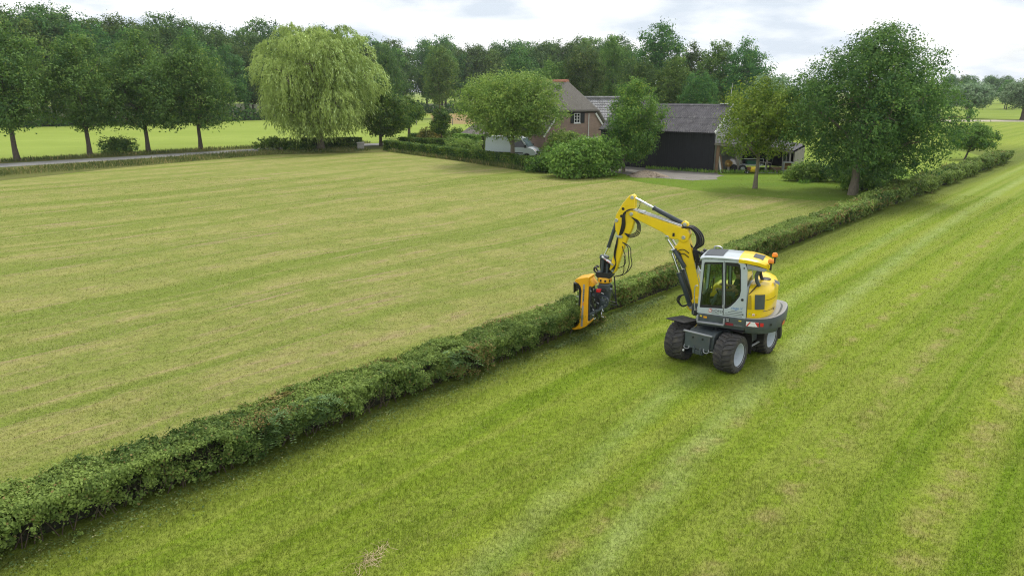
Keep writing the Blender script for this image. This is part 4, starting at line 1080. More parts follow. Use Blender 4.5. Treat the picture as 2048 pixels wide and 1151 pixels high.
MB().bar(S(21.15, 68.0), S(20.55, 67.9, 2.4), 0.2, 0.2).build('post', M_GREYB, sh, bevel=0.02)
MB().bar(S(21.5, 68.3), S(21.1, 68.2, 2.35), 0.2, 0.2).build('post', M_GREYB, sh, bevel=0.02)
MB().bar(S(25.5, 67.2), S(25.45, 67.2, 1.98), 0.14, 0.14).build('post', M_GREYB, sh, bevel=0.02)
MB().bar(S(23.5, 67.6), S(23.5, 67.5, 2.1), 0.14, 0.14).build('post', M_GREYB, sh, bevel=0.02)
MB().bar(S(22.9, 72.9, 1.4), S(28.6, 72.1, 1.1), 0.1, 2.2).build('back_wall', M_BLACKB, sh)
MB().bar(S(25.9, 67.4, 0.95), S(28.6, 72.0, 1.05), 0.1, 1.9).build('side_wall', M_GREYB, sh)

# what is kept in the shed
def box_thing(name, label, cat, x, y, rz=0): return thing(name, label, cat, (x, y, 0), rz)
for i, (x, y, tx, ty, m, L_, lab) in enumerate(((19.35, 67.55, 19.15, 68.0, M_WHITE, 1.5, 'pale plank leaning beside the brown shed post'), (19.6, 67.75, 19.3, 68.1, M_BROWNB, 1.6, 'brown plank leaning behind the pale plank'))):
    o = MB().bar((0, 0, 0), (tx - x, ty - y, L_), 0.16, 0.04, (0, 1, 0)).build('plank', m, bevel=0.006); o.location = (x, y, 0); tag(o, lab, 'plank')
# a straw-coloured bundle on a stake
t_ = box_thing('straw_bundle', 'straw-coloured bundle tied on a short stake in the shed', 'bundle', 20.0, 67.6)
MB().tube([(0, 0, 0), (0.01, 0, 0.6)], [0.14, 0.10], 8).build('stake', M_GREYB, t_)
g_ = np.random.default_rng(3); n_ = 500; C_ = g_.normal(0, 1, (n_, 3)); C_ = unit(C_) * g_.uniform(0.4, 1, n_)[:, None] * np.array((0.34, 0.3, 0.32)) + np.array((0, 0, 0.85))
link(bpy.data.objects.new('straw', np_mesh('straw', leaf_verts(C_, unit(g_.normal(size=(n_, 3))), np.full(n_, 0.22), 0.3, rng=g_), 4, m_leaf('straw', (0.30, 0.20, 0.07), (0.50, 0.36, 0.12), (0.4, 0.2, 0.05), 0.1, 0.1), g_.random(n_))), t_)
# barrel under a pale sheet
t_ = box_thing('barrel', 'dark barrel covered by a crumpled pale sheet', 'barrel', 20.6, 68.3)
MB().lathe([(0.0, 0.0), (0.36, 0.0), (0.40, 0.25), (0.41, 0.45), (0.40, 0.7), (0.36, 0.92), (0.0, 0.92)], 20, 'z').build('drum', M_DARK, t_)
rr = random.Random(4); prf = [(0.0, 1.25), (0.18, 1.22), (0.34, 1.08), (0.44, 0.92), (0.46, 0.72)]
sm = MB().lathe(prf, 18, 'z'); sm.v = [(x + rr.uniform(-.04, .04), y + rr.uniform(-.04, .04), z + rr.uniform(-.06, .05)) for x, y, z in sm.v]; sm.build('sheet', m_plain('pale sheet', (0.50, 0.46, 0.47), 0.8), t_)
# a small trailer with a wheel
def wheel_mb(r_, w, rim):
    ty = MB().lathe([(rim, -w/2), (r_*0.9, -w/2), (r_, -w*0.35), (r_, w*0.35), (r_*0.9, w/2), (rim, w/2)], 28, 'y', close=True)
    ri = MB().lathe([(0.0, -w*0.12), (rim*0.4, -w*0.16), (rim*0.85, 0.0), (rim*1.01, -w*0.42), (rim*1.01, w*0.42), (rim*0.85, w*0.3), (rim*0.4, w*0.1), (0.0, w*0.12)], 24, 'y')
    return ty, ri
t_ = box_thing('trailer', 'small flat trailer with a black wheel in the shed', 'trailer', 22.2, 68.4, R(-5))
MB().box(-1.0, 1.2, -0.5, 0.6, 0.62, 0.72).build('bed', M_STEEL, t_, bevel=0.01)
MB().bar((-1.0, -0.5, 0.72), (-1.0, -0.5, 1.25), 0.05, 0.05).bar((1.1, -0.5, 0.72), (1.1, -0.5, 1.25), 0.05, 0.05).bar((-1.0, -0.5, 1.25), (1.1, -0.5, 1.25), 0.05, 0.05).build('rail', M_STEEL, t_)
MB().box(-0.3, 0.9, -0.2, 0.5, 0.73, 1.05).build('crate', m_plain('green crate', (0.03, 0.12, 0.07), 0.6), t_, bevel=0.01)
for y in (-0.62, 0.7):
    a, b = wheel_mb(0.36, 0.2, 0.2); w_ = a.build('wheel', M_RUB, t_, loc=(-0.75, y, 0.36)); b.build('rim', M_STEEL, w_)
MB().tube([(-1.0, 0, 0.64), (-1.6, 0, 0.45)], 0.04, 8).build('drawbar', M_STEEL, t_)
# compressor with a yellow tank
M_YTANK = m_plain('yellow tank paint', (0.62, 0.44, 0.02), 0.4)
t_ = box_thing('compressor', 'yellow round tank on small wheels in front of the shed', 'compressor', 22.2, 67.0, R(8))
MB().lathe([(0.0, -0.42), (0.14, -0.41), (0.24, -0.33), (0.27, -0.2), (0.27, 0.2), (0.24, 0.33), (0.14, 0.41), (0.0, 0.42)], 20, 'x', (0, 0, 0.36)).build('tank', M_YTANK, t_)
MB().box(-0.62, -0.38, -0.14, 0.14, 0.3, 0.62).build('motor', M_RUST, t_, bevel=0.02)
MB().tube([(-0.5, 0, 0.3), (-0.72, 0, 0.12)], 0.03, 6).tube([(0.38, 0, 0.4), (0.62, 0, 0.75), (0.78, 0, 0.78)], 0.022, 6).build('frame', M_STEEL, t_)
for y in (-0.16, 0.16):
    a, b = wheel_mb(0.13, 0.07, 0.07); w_ = a.build('wheel', M_RUB, t_, loc=(-0.72, y, 0.13)); b.build('rim', M_STEEL, w_)
# ramp frame, crate of wood, rusty cabinet, window frame, broom
t_ = box_thing('ramp_frame', 'grey sloping board on a bent steel frame in the shed', 'frame', 23.6, 67.5)
MB().bar((-0.9, 0, 1.0), (0.2, 0.1, 0.95), 0.5, 0.04).bar((-0.2, 0, 0.92), (1.0, 0, 0.06), 0.4, 0.04).build('board', M_GREYB, t_, bevel=0.005)
MB().tube([(-0.85, -0.2, 0), (-0.85, -0.2, 0.98)], 0.03, 6).tube([(-0.3, -0.2, 0), (-0.3, -0.2, 0.95)], 0.03, 6).tube([(-0.85, -0.2, 0.05), (1.0, -0.2, 0.05)], 0.025, 6).build('leg_frame', M_STEEL, t_)
t_ = box_thing('wood_crate', 'open brown wooden crate on the ground in the shed', 'crate', 24.4, 67.8)
for k in range(4):
    for y in (-0.3, 0.3): MB().box(-0.45, 0.45, y-.015, y+.015, 0.03 + k*.13, 0.14 + k*.13).build('slat', M_BROWNB, t_, smooth=False)
    for x in (-0.45, 0.45): MB().box(x-.015, x+.015, -0.28, 0.28, 0.03 + k*.13, 0.14 + k*.13).build('slat', M_BROWNB, t_, smooth=False)
MB().box(-0.43, 0.43, -0.28, 0.28, 0.02, 0.05).build('base', M_BROWNB, t_, smooth=False)
t_ = box_thing('rusty_cabinet', 'rusty iron cabinet on short legs at the right of the shed', 'cabinet', 25.2, 66.9)
MB().plate([(-0.42, 0.3), (0.42, 0.3), (0.42, 1.05), (-0.42, 1.05)], [[(-0.37, 0.35), (0.37, 0.35), (0.37, 1.0), (-0.37, 1.0)]], -0.25, 0.25).build('case', M_STEEL, t_, bevel=0.008)
MB().box(-0.37, 0.37, 0.1, 0.14, 0.35, 1.0).build('back_panel', M_RUST, t_, smooth=False)
for x in (-0.38, 0.38): MB().box(x-.03, x+.03, -0.22, -0.16, 0, 0.3).box(x-.03, x+.03, 0.16, 0.22, 0, 0.3).build('leg', M_STEEL, t_, smooth=False)
t_ = box_thing('window_frame', 'old glazed window frame standing behind the rusty cabinet', 'window frame', 25.2, 67.35)
MB().plate([(-0.36, 1.0), (0.36, 1.0), (0.36, 1.85), (-0.36, 1.85)], [[(-0.3, 1.06), (-0.03, 1.06), (-0.03, 1.79), (-0.3, 1.79)], [(0.03, 1.06), (0.3, 1.06), (0.3, 1.79), (0.03, 1.79)]], 0, 0.05).build('frame', M_GREYB, t_, smooth=False)
MB().box(-0.33, 0.33, 0.055, 0.06, 1.03, 1.82).build('pane', M_PANE, t_, smooth=False)
MB().box(-0.36, -0.30, 0.0, 0.05, 0, 0.995).box(0.30, 0.36, 0.0, 0.05, 0, 0.995).build('support', M_GREYB, t_, smooth=False)
o = thing('broom', 'broom leaning in the dark of the shed', 'broom', (24.2, 68.6, 0))
MB().tube([(0, 0, 0.12), (0.35, 0.2, 1.55)], 0.022, 6).build('handle', M_GREYB, o); MB().box(-0.2, 0.2, -0.05, 0.05, 0, 0.14).build('head', M_BROWNB, o, bevel=0.01)

# heap of rubble on the yard
rr = random.Random(9); m = MB()
rings = []
for i in range(8):
    t = i / 7; rad = 1.45 * (1 - t) + 0.02; ring = []
    for k in range(26):
        a = 6.2832 * k / 26; j = 1 + 0.18 * math.sin(a * 3 + 1) + rr.uniform(-.07, .07)
        ring.append((rad * 1.25 * j * math.cos(a), rad * 0.7 * j * math.sin(a), 0.48 * math.sin(t * 1.57) ** 1.1 + rr.uniform(-.02, .05) * (t > 0.05)))
    rings.append(ring)
m.loft(rings, True, False, True)
hp = thing('rubble_heap', 'heap of sandy rubble on the gravel yard before the barn', 'heap', (11.9, 64.6, 0), R(-20))
M_RUBBLE = m_plain('sandy rubble', (0.26, 0.21, 0.155), 0.95, var=0.35, scale=8, bstr=0.6)
m.build('mound', M_RUBBLE, hp)
m = MB()
for i in range(260):
    t = rr.random(); a = rr.uniform(0, 6.28); rad = 1.45 * (1 - t); s_ = rr.uniform(0.03, 0.10)
    c_ = Vector((rad*1.25*math.cos(a), rad*0.7*math.sin(a), 0.48*math.sin(t*1.57)**1.1 + 0.02))
    pts = [c_ + Vector((rr.uniform(.6, 1)*s_*q[0], rr.uniform(.6, 1)*s_*q[1], rr.uniform(.6, 1)*s_*q[2])) for q in ((1,0,0),(-1,0,0),(0,1,0),(0,-1,0),(0,0,1),(0,0,-1))]
    m.add(pts, [(0,2,4),(2,1,4),(1,3,4),(3,0,4),(2,0,5),(1,2,5),(3,1,5),(0,3,5)])
tag(m.build('stones', M_RUBBLE, hp, smooth=False), kind='stuff')

# garden shed with a hipped grey roof
gs = thing('garden_shed', 'little garden shed with pointed grey roof left of the walnut tree', 'shed', (-4.6, 98.5, 0), R(15))
MB().box(-1.5, 1.5, -1.4, 1.4, 0, 1.85).build('wall', M_GREYB, gs, smooth=False)
MB().add([(-1.9, -1.8, 1.8), (1.9, -1.8, 1.8), (1.9, 1.8, 1.8), (-1.9, 1.8, 1.8), (-0.4, 0, 3.15), (0.4, 0, 3.15)], [(0,1,5,4), (1,2,5), (2,3,4,5), (3,0,4), (0,3,2,1)]).build('roof', M_THATCH, gs, smooth=False)
MB().box(-0.45, 0.45, -1.44, -1.41, 0.05, 1.7).build('door', M_SHUT, gs, smooth=False)

# stone block by the field corner
sb = thing('stone_block', 'grey stone block at the far corner of the hay field', 'block', (-19.3, 94.0, 0), R(10))
MB().box(-0.42, 0.42, -0.35, 0.35, 0, 0.85).build('shaft', m_plain('grey concrete', (0.30, 0.29, 0.27), 0.9, scale=4), sb, bevel=0.04)
MB().box(-0.48, 0.48, -0.41, 0.41, 0.852, 0.98).build('cap', m_plain('grey concrete cap', (0.33, 0.32, 0.30), 0.9, scale=4), sb, bevel=0.03)

# pasture fence before the stubble field
fn = thing('pasture_fence', 'thin wooden pasture fence in front of the brown stubble field', 'fence', (-25, 163.5, 0))
for k in range(12):
    MB().tube([(k*4.0, -k*0.35, 0), (k*4.0 + 0.04, -k*0.35, 1.55)], [0.10, 0.08], 7).build('post', M_GREYB, fn)
for z in (0.6, 1.0, 1.4):
    MB().tube([(0, 0, z), (44, -3.85, z)], 0.03, 4).build('rail', M_GREYB, fn)

# parked van
M_VAN = m_plain('van paint', (0.56, 0.61, 0.66), 0.3, var=0.04, coat=0.5)
M_VGL = m_plain('van glass', (0.018, 0.03, 0.035), 0.08, var=0.1)
M_VWS = m_glass('windscreen', (0.35, 0.42, 0.42), 0.25)
vn = thing('parked_van', 'white panel van parked behind the garden hedge by the house', 'van', (0.15, 81.4, 0), R(-24))
prof_v = [(-2.95, 0.42), (-3.0, 0.9), (-2.96, 2.0), (-2.86, 2.40), (-2.6, 2.48), (0.9, 2.48), (1.3, 2.36), (2.05, 1.42), (2.75, 1.22), (2.98, 1.0), (3.02, 0.42), (2.45, 0.42), (2.3, 0.72), (2.0, 0.82), (1.7, 0.72), (1.55, 0.42), (-1.35, 0.42), (-1.5, 0.72), (-1.8, 0.82), (-2.1, 0.72), (-2.25, 0.42)]
m = MB(); n_ = len(prof_v); rings = []
for y, ins in ((-0.97, 0.05), (-0.99, 0.0), (0.99, 0.0), (0.97, 0.05)):
    rings.append([(x, y * (1.0 if z < 1.3 else 1.0 - 0.10 * (z - 1.3) / 1.2), z - (ins if z > 2.3 else 0)) for x, z in prof_v])
m.loft(rings, True, True, True); body = m.build('body', M_VAN, vn, bevel=0.05)
def yw(z): return 0.99 * (1.0 - 0.10 * (z - 1.3) / 1.2) + 0.012
for sg in (-1, 1):
    m = MB(); q = [(0.55, 1.38), (1.92, 1.38), (1.38, 2.12), (0.55, 2.18)]
    m.add([(x, sg*yw(z), z) for x, z in q], [(0, 1, 2, 3)]); m.build('side_window', M_VGL, vn, smooth=False)
    m = MB(); m.box(-2.6, 1.6, sg*1.0-.015, sg*1.0+.015, 0.72, 0.84) if sg < 0 else m.box(-2.6, 1.6, sg*1.0-.015, sg*1.0+.015, 0.72, 0.84); m.build('side_trim', M_RUB, vn, bevel=0.008)
    MB().box(1.75, 1.98, sg*1.06-.10, sg*1.06+.10, 1.35, 1.68).build('mirror', M_RUB, vn, bevel=0.03)
    MB().add([(2.99, sg*0.62, 0.95), (2.80, sg*0.93, 0.95), (2.66, sg*0.93, 1.20), (2.82, sg*0.62, 1.20)], [(0, 1, 2, 3)]).xf(Matrix.Translation((0.02, sg*0.02, 0.02))).build('headlight', m_plain('headlight', (0.62, 0.42, 0.32), 0.15), vn, smooth=False)
    for x in (-1.8, 2.0):
        a, b = wheel_mb(0.36, 0.24, 0.21); w_ = a.build('wheel', M_RUB, vn, loc=(x, sg*0.86, 0.36)); b.build('rim', M_STEEL, w_)
m = MB(); m.add([(2.06, -0.86, 1.47), (2.06, 0.86, 1.47), (1.36, 0.80, 2.33), (1.36, -0.80, 2.33)], [(0, 1, 2, 3)]).xf(Matrix.Translation((0.022, 0, 0.012))); m.build('windscreen', m_plain('windscreen glass', (0.10, 0.15, 0.16), 0.06, var=0.3, scale=1.5), vn, smooth=False)
MB().box(2.96, 3.06, -0.9, 0.9, 0.42, 0.72).build('bumper', M_RUB, vn, bevel=0.03)
MB().box(3.0, 3.03, -0.55, 0.55, 0.80, 1.0).build('grille', M_RUB, vn, bevel=0.01)
# ------------------------------------------------------------------ the wheeled excavator
M_YEL = m_plain('yellow machine paint', (0.86, 0.60, 0.008), 0.36, var=0.05, scale=3, dirt=0.10, coat=0.3)
M_GRY = m_plain('slate machine paint', (0.060, 0.076, 0.082), 0.48, var=0.15, scale=5, dirt=0.30)
M_CAB = m_plain('light grey cab paint', (0.46, 0.51, 0.55), 0.36, var=0.05, scale=3, dirt=0.10, coat=0.3)
M_SHELF = m_plain('mid grey cover', (0.30, 0.31, 0.33), 0.55, var=0.1)
M_BLK = m_plain('black plastic', (0.014, 0.014, 0.016), 0.5, var=0.2)
M_FLAP = m_plain('mudguard rubber', (0.022, 0.021, 0.022), 0.7, var=0.25, dirt=0.1)
M_HOSE = m_plain('hydraulic hose', (0.012, 0.012, 0.014), 0.45)
M_CHROME = m_plain('polished rod', (0.72, 0.74, 0.76), 0.18, 1.0, var=0.03)
M_PIPE = m_plain('silver pipe', (0.50, 0.52, 0.53), 0.35, 0.7)
M_BARREL = m_plain('cylinder paint', (0.038, 0.050, 0.062), 0.38, var=0.1)
M_RIMP = m_plain('rim paint', (0.52, 0.57, 0.63), 0.35, var=0.06, dirt=0.08)
M_ORANGE = m_plain('amber lens', (0.85, 0.26, 0.02), 0.2, var=0.05)
M_RED = m_plain('red', (0.60, 0.02, 0.02), 0.35, var=0.05)
M_WHT = m_plain('sign white', (0.80, 0.80, 0.80), 0.4, var=0.03)
M_BLUE = m_plain('decal blue', (0.02, 0.16, 0.50), 0.4)
M_AMBER = m_plain('amber reflector', (0.80, 0.38, 0.02), 0.3)
M_DECY = m_plain('yellow decal', (0.70, 0.55, 0.05), 0.4)
M_CUT = m_plain('orange-yellow cutter paint', (0.82, 0.41, 0.010), 0.38, var=0.07, scale=4, dirt=0.06)
M_GLASS = m_glass('cab glass', (0.80, 0.88, 0.83), 0.05)
M_MESHB = m_plain('dark grille', (0.045, 0.055, 0.065), 0.6, var=0.3, scale=30)

EX = thing('wheeled_excavator', 'yellow and grey wheeled excavator cutting the hedge', 'excavator', (6.10, 19.78, 0.0), R(154))
CH = Matrix.Rotation(R(73.5), 4, 'Z') @ Matrix.Translation((0.0, -0.04, 0.0))     # undercarriage, turned against the upper body

# wheels
def tyre_mb(r_, w, rim):
    t = MB(); hw_ = w / 2
    t.lathe([(rim, -hw_*0.86), (rim+.04, -hw_), (r_*0.80, -hw_*1.02), (r_*0.88, -hw_*0.98), (r_*0.93, -hw_*0.86), (r_*0.935, 0), (r_*0.93, hw_*0.86), (r_*0.88, hw_*0.98), (r_*0.80, hw_*1.02), (rim+.04, hw_), (rim, hw_*0.86)], 44, 'y', close=True)
    n = 22
    for k in range(n):
        for sg in (-1, 1):
            a0 = 2 * math.pi * (k + (0.5 if sg > 0 else 0)) / n
            st = []
            for j, (f, rr_) in enumerate(((0.03, 1.0), (0.35, 1.0), (0.70, 0.995), (0.92, 0.965), (1.02, 0.88))):
                ang = a0 + (0.02, 0.12, 0.17, 0.26, 0.30)[j]; half = (0.070, 0.085, 0.095, 0.095, 0.080)[j]
                y = sg * hw_ * f; R1 = r_ * rr_; R0 = R1 - 0.06
                st.append([(R0*math.cos(ang-half), y, R0*math.sin(ang-half)), (R1*math.cos(ang-half*.82), y*1.004, R1*math.sin(ang-half*.82)), (R1*math.cos(ang+half*.82), y*1.004, R1*math.sin(ang+half*.82)), (R0*math.cos(ang+half), y, R0*math.sin(ang+half))])
            t.loft(st, True, True, True)
    return t.xf(Matrix.Identity(4))
def rim_mb(rim, w, out):           # deep dish towards the outside (out = +1 or -1)
    h = w / 2; o = out
    return MB().lathe([(rim+.025, o*h*0.98), (rim+.025, o*h*0.90), (rim-.01, o*h*0.86), (rim-.03, o*h*0.55), (rim-.055, o*h*0.15), (rim-.06, -o*h*0.05), (0.17, -o*h*0.10), (0.15, o*h*0.06), (0.10, o*h*0.08), (0.0, o*h*0.08)], 36, 'y')
TR, TW, RIM = 0.53, 0.55, 0.31
M_TYRE = m_plain('dusty tyre', (0.050, 0.048, 0.047), 0.8, var=0.25, scale=7, dirt=0.45)
tm = tyre_mb(TR, TW, RIM).mesh('tyre', M_TYRE, angle=30)
rmo = {s_: rim_mb(RIM, TW, s_).mesh('rim', M_RIMP, angle=40) for s_ in (-1, 1)}
rback = {s_: MB().lathe([(RIM+.02, -s_*TW*.49), (RIM-.02, -s_*TW*.42), (RIM-.05, -s_*TW*.1), (0.12, -s_*TW*.06)], 32, 'y').mesh('rim_back', M_GRY) for s_ in (-1, 1)}
for wx in (1.03, -1.03):
    for sy in (1, -1):
        w_ = bpy.data.objects.new('wheel', None); w_.empty_display_size = 0.2; link(w_, EX)
        w_.matrix_local = CH @ Matrix.Translation((wx, sy * 0.755, TR - 0.01))
        if wx > 0 and sy < 0: w_.rotation_euler.z += R(2)
        w_.rotation_euler.y = 0
        link(bpy.data.objects.new('tyre', tm), w_); link(bpy.data.objects.new('rim', rmo[sy]), w_); link(bpy.data.objects.new('rim_back', rback[sy]), w_)
        nuts = MB()
        for k in range(10):
            a = 2*math.pi*k/10; nuts.cyl((0.205*math.cos(a), sy*-0.03, 0.205*math.sin(a)), (0.205*math.cos(a), sy*0.02, 0.205*math.sin(a)), 0.014, 6)
        nuts.build('wheel_nuts', M_GRY, w_)
# undercarriage
def ch(name, mb, mat, bevel=0.012, parent=None, **k): return mb.xf(CH).build(name, mat, parent or EX, bevel=bevel, **k)
ch('chassis_frame', MB().box(-1.25, 0.95, -0.40, 0.40, 0.50, 0.92).box(-0.55, 0.55, -0.46, 0.46, 0.58, 0.97), M_GRY)
ch('front_box', MB().prism([(0.95, 0.56), (1.28, 0.50), (1.36, 0.58), (1.33, 0.97), (1.20, 1.03), (0.85, 1.03), (0.85, 0.56)], -0.37, 0.40), M_GRY, 0.02)
ch('front_plate', MB().prism([(1.40, 0.54), (1.45, 0.54), (1.43, 0.98), (1.38, 0.98)], -0.42, 0.33), M_GRY, 0.012)
ch('front_bar', MB().tube([(1.42, -0.47, 0.99), (1.42, 0.38, 0.99)], 0.028, 10), M_SHELF, 0)
for y in (-0.17, 0.12): ch('plate_hole', MB().cyl((1.415, y, 0.86), (1.452, y, 0.855), 0.025, 12), M_BLK, 0)
ch('tow_bracket', MB().prism([(1.30, 0.38), (1.46, 0.40), (1.46, 0.52), (1.30, 0.55)], -0.16, 0.14).box(1.40, 1.49, -0.14, -0.08, 0.42, 0.60).box(1.40, 1.49, 0.05, 0.11, 0.42, 0.60), M_GRY, 0.01)
for y in (-0.34, 0.25): ch('shackle', MB().tube(spline([(1.44, y-.07, 0.60), (1.47, y-.07, 0.53), (1.47, y, 0.50), (1.47, y+.07, 0.53), (1.44, y+.07, 0.60)], 4), 0.013, 8), M_SHELF, 0)
for a, b in (((0.88, -0.34, 1.045), (1.2, -0.28, 1.045)), ((0.88, 0.18, 1.045), (1.2, 0.24, 1.045))): ch('box_handle', MB().tube([a, (a[0], a[1], a[2]+.02), (b[0]-.05, b[1], b[2]+.02), b], 0.012, 6), M_CHROME, 0)
ch('front_axle', MB().tube([(1.03, -0.62, 0.53), (1.03, -0.3, 0.53), (1.03, 0.0, 0.50), (1.03, 0.3, 0.53), (1.03, 0.62, 0.53)], [0.11, 0.11, 0.20, 0.11, 0.11], 12), M_GRY, 0)
ch('rear_axle', MB().tube([(-1.03, -0.62, 0.53), (-1.03, -0.3, 0.53), (-1.03, 0.0, 0.50), (-1.03, 0.3, 0.53), (-1.03, 0.62, 0.53)], [0.11, 0.11, 0.20, 0.11, 0.11], 12), M_GRY, 0)
ch('steering_rod', MB().cyl((1.27, -0.55, 0.50), (1.27, 0.55, 0.50), 0.03, 10), M_CHROME, 0)
ch('grease_ball', MB().lathe([(0.0, -0.035), (0.025, -0.025), (0.035, 0), (0.025, 0.025), (0, 0.035)], 10, 'z', (1.44, -0.44, 0.42)), M_WHT, 0)
ch('turntable', MB().lathe([(0.0, 0.97), (0.52, 0.97), (0.56, 1.0), (0.56, 1.10), (0.50, 1.14), (0.0, 1.14)], 40, 'z'), M_BLK, 0)
for sy in (1, -1):
    g_ = MB(); arc = []
    for x, z in ((1.50, 1.24), (1.02, 1.17), (0.55, 1.10), (0.35, 0.98), (0.28, 0.62), (0.30, 0.42)): arc.append((x, z))
    y0, y1 = (0.46, 1.02) if sy > 0 else (-1.02, -0.46)
    if sy > 0: arc = [(0.98, 1.16), (0.62, 1.13), (0.42, 1.04), (0.33, 0.90), (0.30, 0.62), (0.33, 0.40)]
    g_.loft([[(x, y0, z) for x, z in arc], [(x, y1, z - 0.02) for x, z in arc], [(x - .012, y1, z - 0.045) for x, z in arc], [(x - .012, y0, z - 0.025) for x, z in arc]], False)
    ch('mudguard', g_, M_FLAP, 0)
    ch('side_box', MB().box(-0.52, 0.24, sy*0.44 if sy > 0 else -0.80, 0.80 if sy > 0 else -0.44, 0.52, 0.90), M_GRY, 0.02)
    ch('step_rail', MB().tube([(0.24, sy*0.86, 0.90), (-0.56, sy*0.86, 0.90)], 0.022, 8).tube([(0.26, sy*0.86, 0.46), (-0.56, sy*0.86, 0.46)], 0.03, 8).tube([(0.25, sy*0.86, 0.46), (0.24, sy*0.86, 0.90)], 0.02, 8).tube([(-0.56, sy*0.86, 0.46), (-0.56, sy*0.86, 0.90)], 0.02, 8), M_SHELF, 0)
    ch('rear_mudguard', MB().loft([[(x, sy*0.46, z) for x, z in ((-0.50, 0.55), (-0.55, 1.0), (-0.8, 1.12), (-1.4, 1.12))], [(x, sy*1.0, z) for x, z in ((-0.50, 0.55), (-0.55, 1.0), (-0.8, 1.12), (-1.4, 1.12))]], False), M_FLAP, 0)
# dozer blade arms and plate at the far end of the undercarriage
ch('rear_blade', MB().prism([(-1.72, 0.35), (-1.66, 0.35), (-1.70, 0.62), (-1.66, 0.88), (-1.72, 0.88), (-1.76, 0.62)], -0.95, 0.80), M_GRY, 0.008)
ch('blade_arm', MB().bar((-1.2, -0.3, 0.6), (-1.68, -0.3, 0.55), 0.12, 0.14).bar((-1.2, 0.3, 0.6), (-1.68, 0.3, 0.55), 0.12, 0.14), M_GRY, 0.01)

# upper body --------------------------------------------------------------
def up(name, mb, mat, bevel=0.0, parent=None, **k): return mb.build(name, mat, parent or EX, bevel=bevel, **k)
up('platform', MB().prismz([(0.58, -1.05), (0.58, 1.06), (-0.70, 1.08), (-0.70, -1.08)], 1.15, 1.28).prismz([(0.95, -0.45), (0.95, 0.10), (0.5, 0.10), (0.5, -0.45)], 1.12, 1.45), M_GRY, 0.02)
up('side_skirt', MB().box(-0.70, 0.575, 1.085, 1.145, 1.25, 1.495), M_GRY, 0.012)
st_ = up('step', MB().box(-0.16, 0.56, 1.147, 1.24, 1.262, 1.30).box(-0.175, -0.135, 1.147, 1.235, 1.302, 1.46).box(0.535, 0.575, 1.147, 1.235, 1.302, 1.46), M_SHELF, 0.008)
# cab
O_ = [(0.58, 1.50), (0.585, 1.66), (0.555, 2.96), (0.50, 3.02), (-0.40, 3.06), (-0.57, 2.99), (-0.64, 2.82), (-0.67, 2.33), (-0.70, 1.50)]
G1 = [(0.53, 1.66), (0.49, 2.90), (0.46, 2.94), (-0.005, 2.985), (-0.085, 1.705)]
G2 = [(-0.055, 2.99), (-0.38, 3.00), (-0.44, 2.96), (-0.475, 2.80), (-0.52, 2.26), (-0.50, 2.10), (-0.40, 1.93), (-0.29, 1.80), (-0.20, 1.73), (-0.13, 1.71)]
cabp = up('cab_frame', MB().plate(O_, [G1, G2], 1.055, 1.115), M_CAB, 0.008, smooth=True)
up('cab_frame', MB().plate(O_, [G1, G2], 0.10, 0.15), M_CAB, 0.008)
def ins(poly, d):
    c = (sum(p[0] for p in poly)/len(poly), sum(p[1] for p in poly)/len(poly))
    return [(p[0] + (c[0]-p[0])*d, p[1] + (c[1]-p[1])*d) for p in poly]
for y0 in (1.06, 0.11):
    for i, gg in enumerate((G1, G2)):
        nm = 'door_glass' if i == 0 else 'rear_side_glass'
        gl = up(nm, MB().prism(gg, y0 + 0.018, y0 + 0.024), M_GLASS, smooth=False)
        MB().plate(ins(gg, 0.002), [ins(gg, 0.11 if i == 0 else 0.14)], y0 + 0.026, y0 + 0.034).build('window_seal', M_BLK, gl, smooth=False)
up('door_seam', MB().bar((-0.03, 1.118, 3.02), (-0.115, 1.118, 1.53), 0.008, 0.012, (1, 0, 0)), M_BLK)
up('door_hinge', MB().box(-0.075, -0.025, 1.116, 1.145, 2.66, 2.74).box(-0.125, -0.07, 1.116, 1.145, 1.74, 1.82), M_SHELF, 0.006)
up('door_lock', MB().cyl((-0.575, 1.112, 2.02), (-0.575, 1.135, 2.02), 0.035, 16), M_BLK)
up('pillar_bolt', MB().cyl((-0.555, 1.112, 2.88), (-0.555, 1.126, 2.88), 0.02, 12), M_BLK)
# front and rear of the cab
fr = up('front_frame', MB().bar((0.575, 0.125, 1.58), (0.575, 1.085, 1.58), 0.05, 0.16).bar((0.54, 0.125, 2.975), (0.54, 1.085, 2.975), 0.06, 0.07), M_CAB, 0.008)
up('windscreen', MB().add([(0.562, 0.155, 1.66), (0.562, 1.05, 1.66), (0.545, 1.05, 2.94), (0.545, 0.155, 2.94)], [(0, 1, 2, 3)]), M_GLASS, smooth=False)
up('rear_panel', MB().box(-0.70, -0.66, 0.15, 1.055, 1.5, 2.35).box(-0.66, -0.60, 0.15, 1.055, 2.84, 2.98), M_CAB, 0.008)
up('rear_glass', MB().add([(-0.665, 0.155, 2.35), (-0.665, 1.05, 2.35), (-0.63, 1.05, 2.84), (-0.63, 0.155, 2.84)], [(0, 1, 2, 3)]), M_GLASS, smooth=False)
rf = []
for x, z, i in ((0.62, 2.99, 0.05), (0.60, 3.05, 0.0), (0.45, 3.09, 0.0), (0.0, 3.115, 0.0), (-0.45, 3.11, 0.0), (-0.62, 3.09, 0.0)):
    rf.append([(x, 0.085+i, z-.05), (x, 0.075+i, z-.01), (x, 0.12+i, z+.02), (x, 0.6, z+.035), (x, 1.08-i, z+.02), (x, 1.13-i, z-.01), (x, 1.12-i, z-.05)])
rfo = up('cab_roof', MB().loft(rf, True, True, True), M_CAB, smooth=True)
rp = []
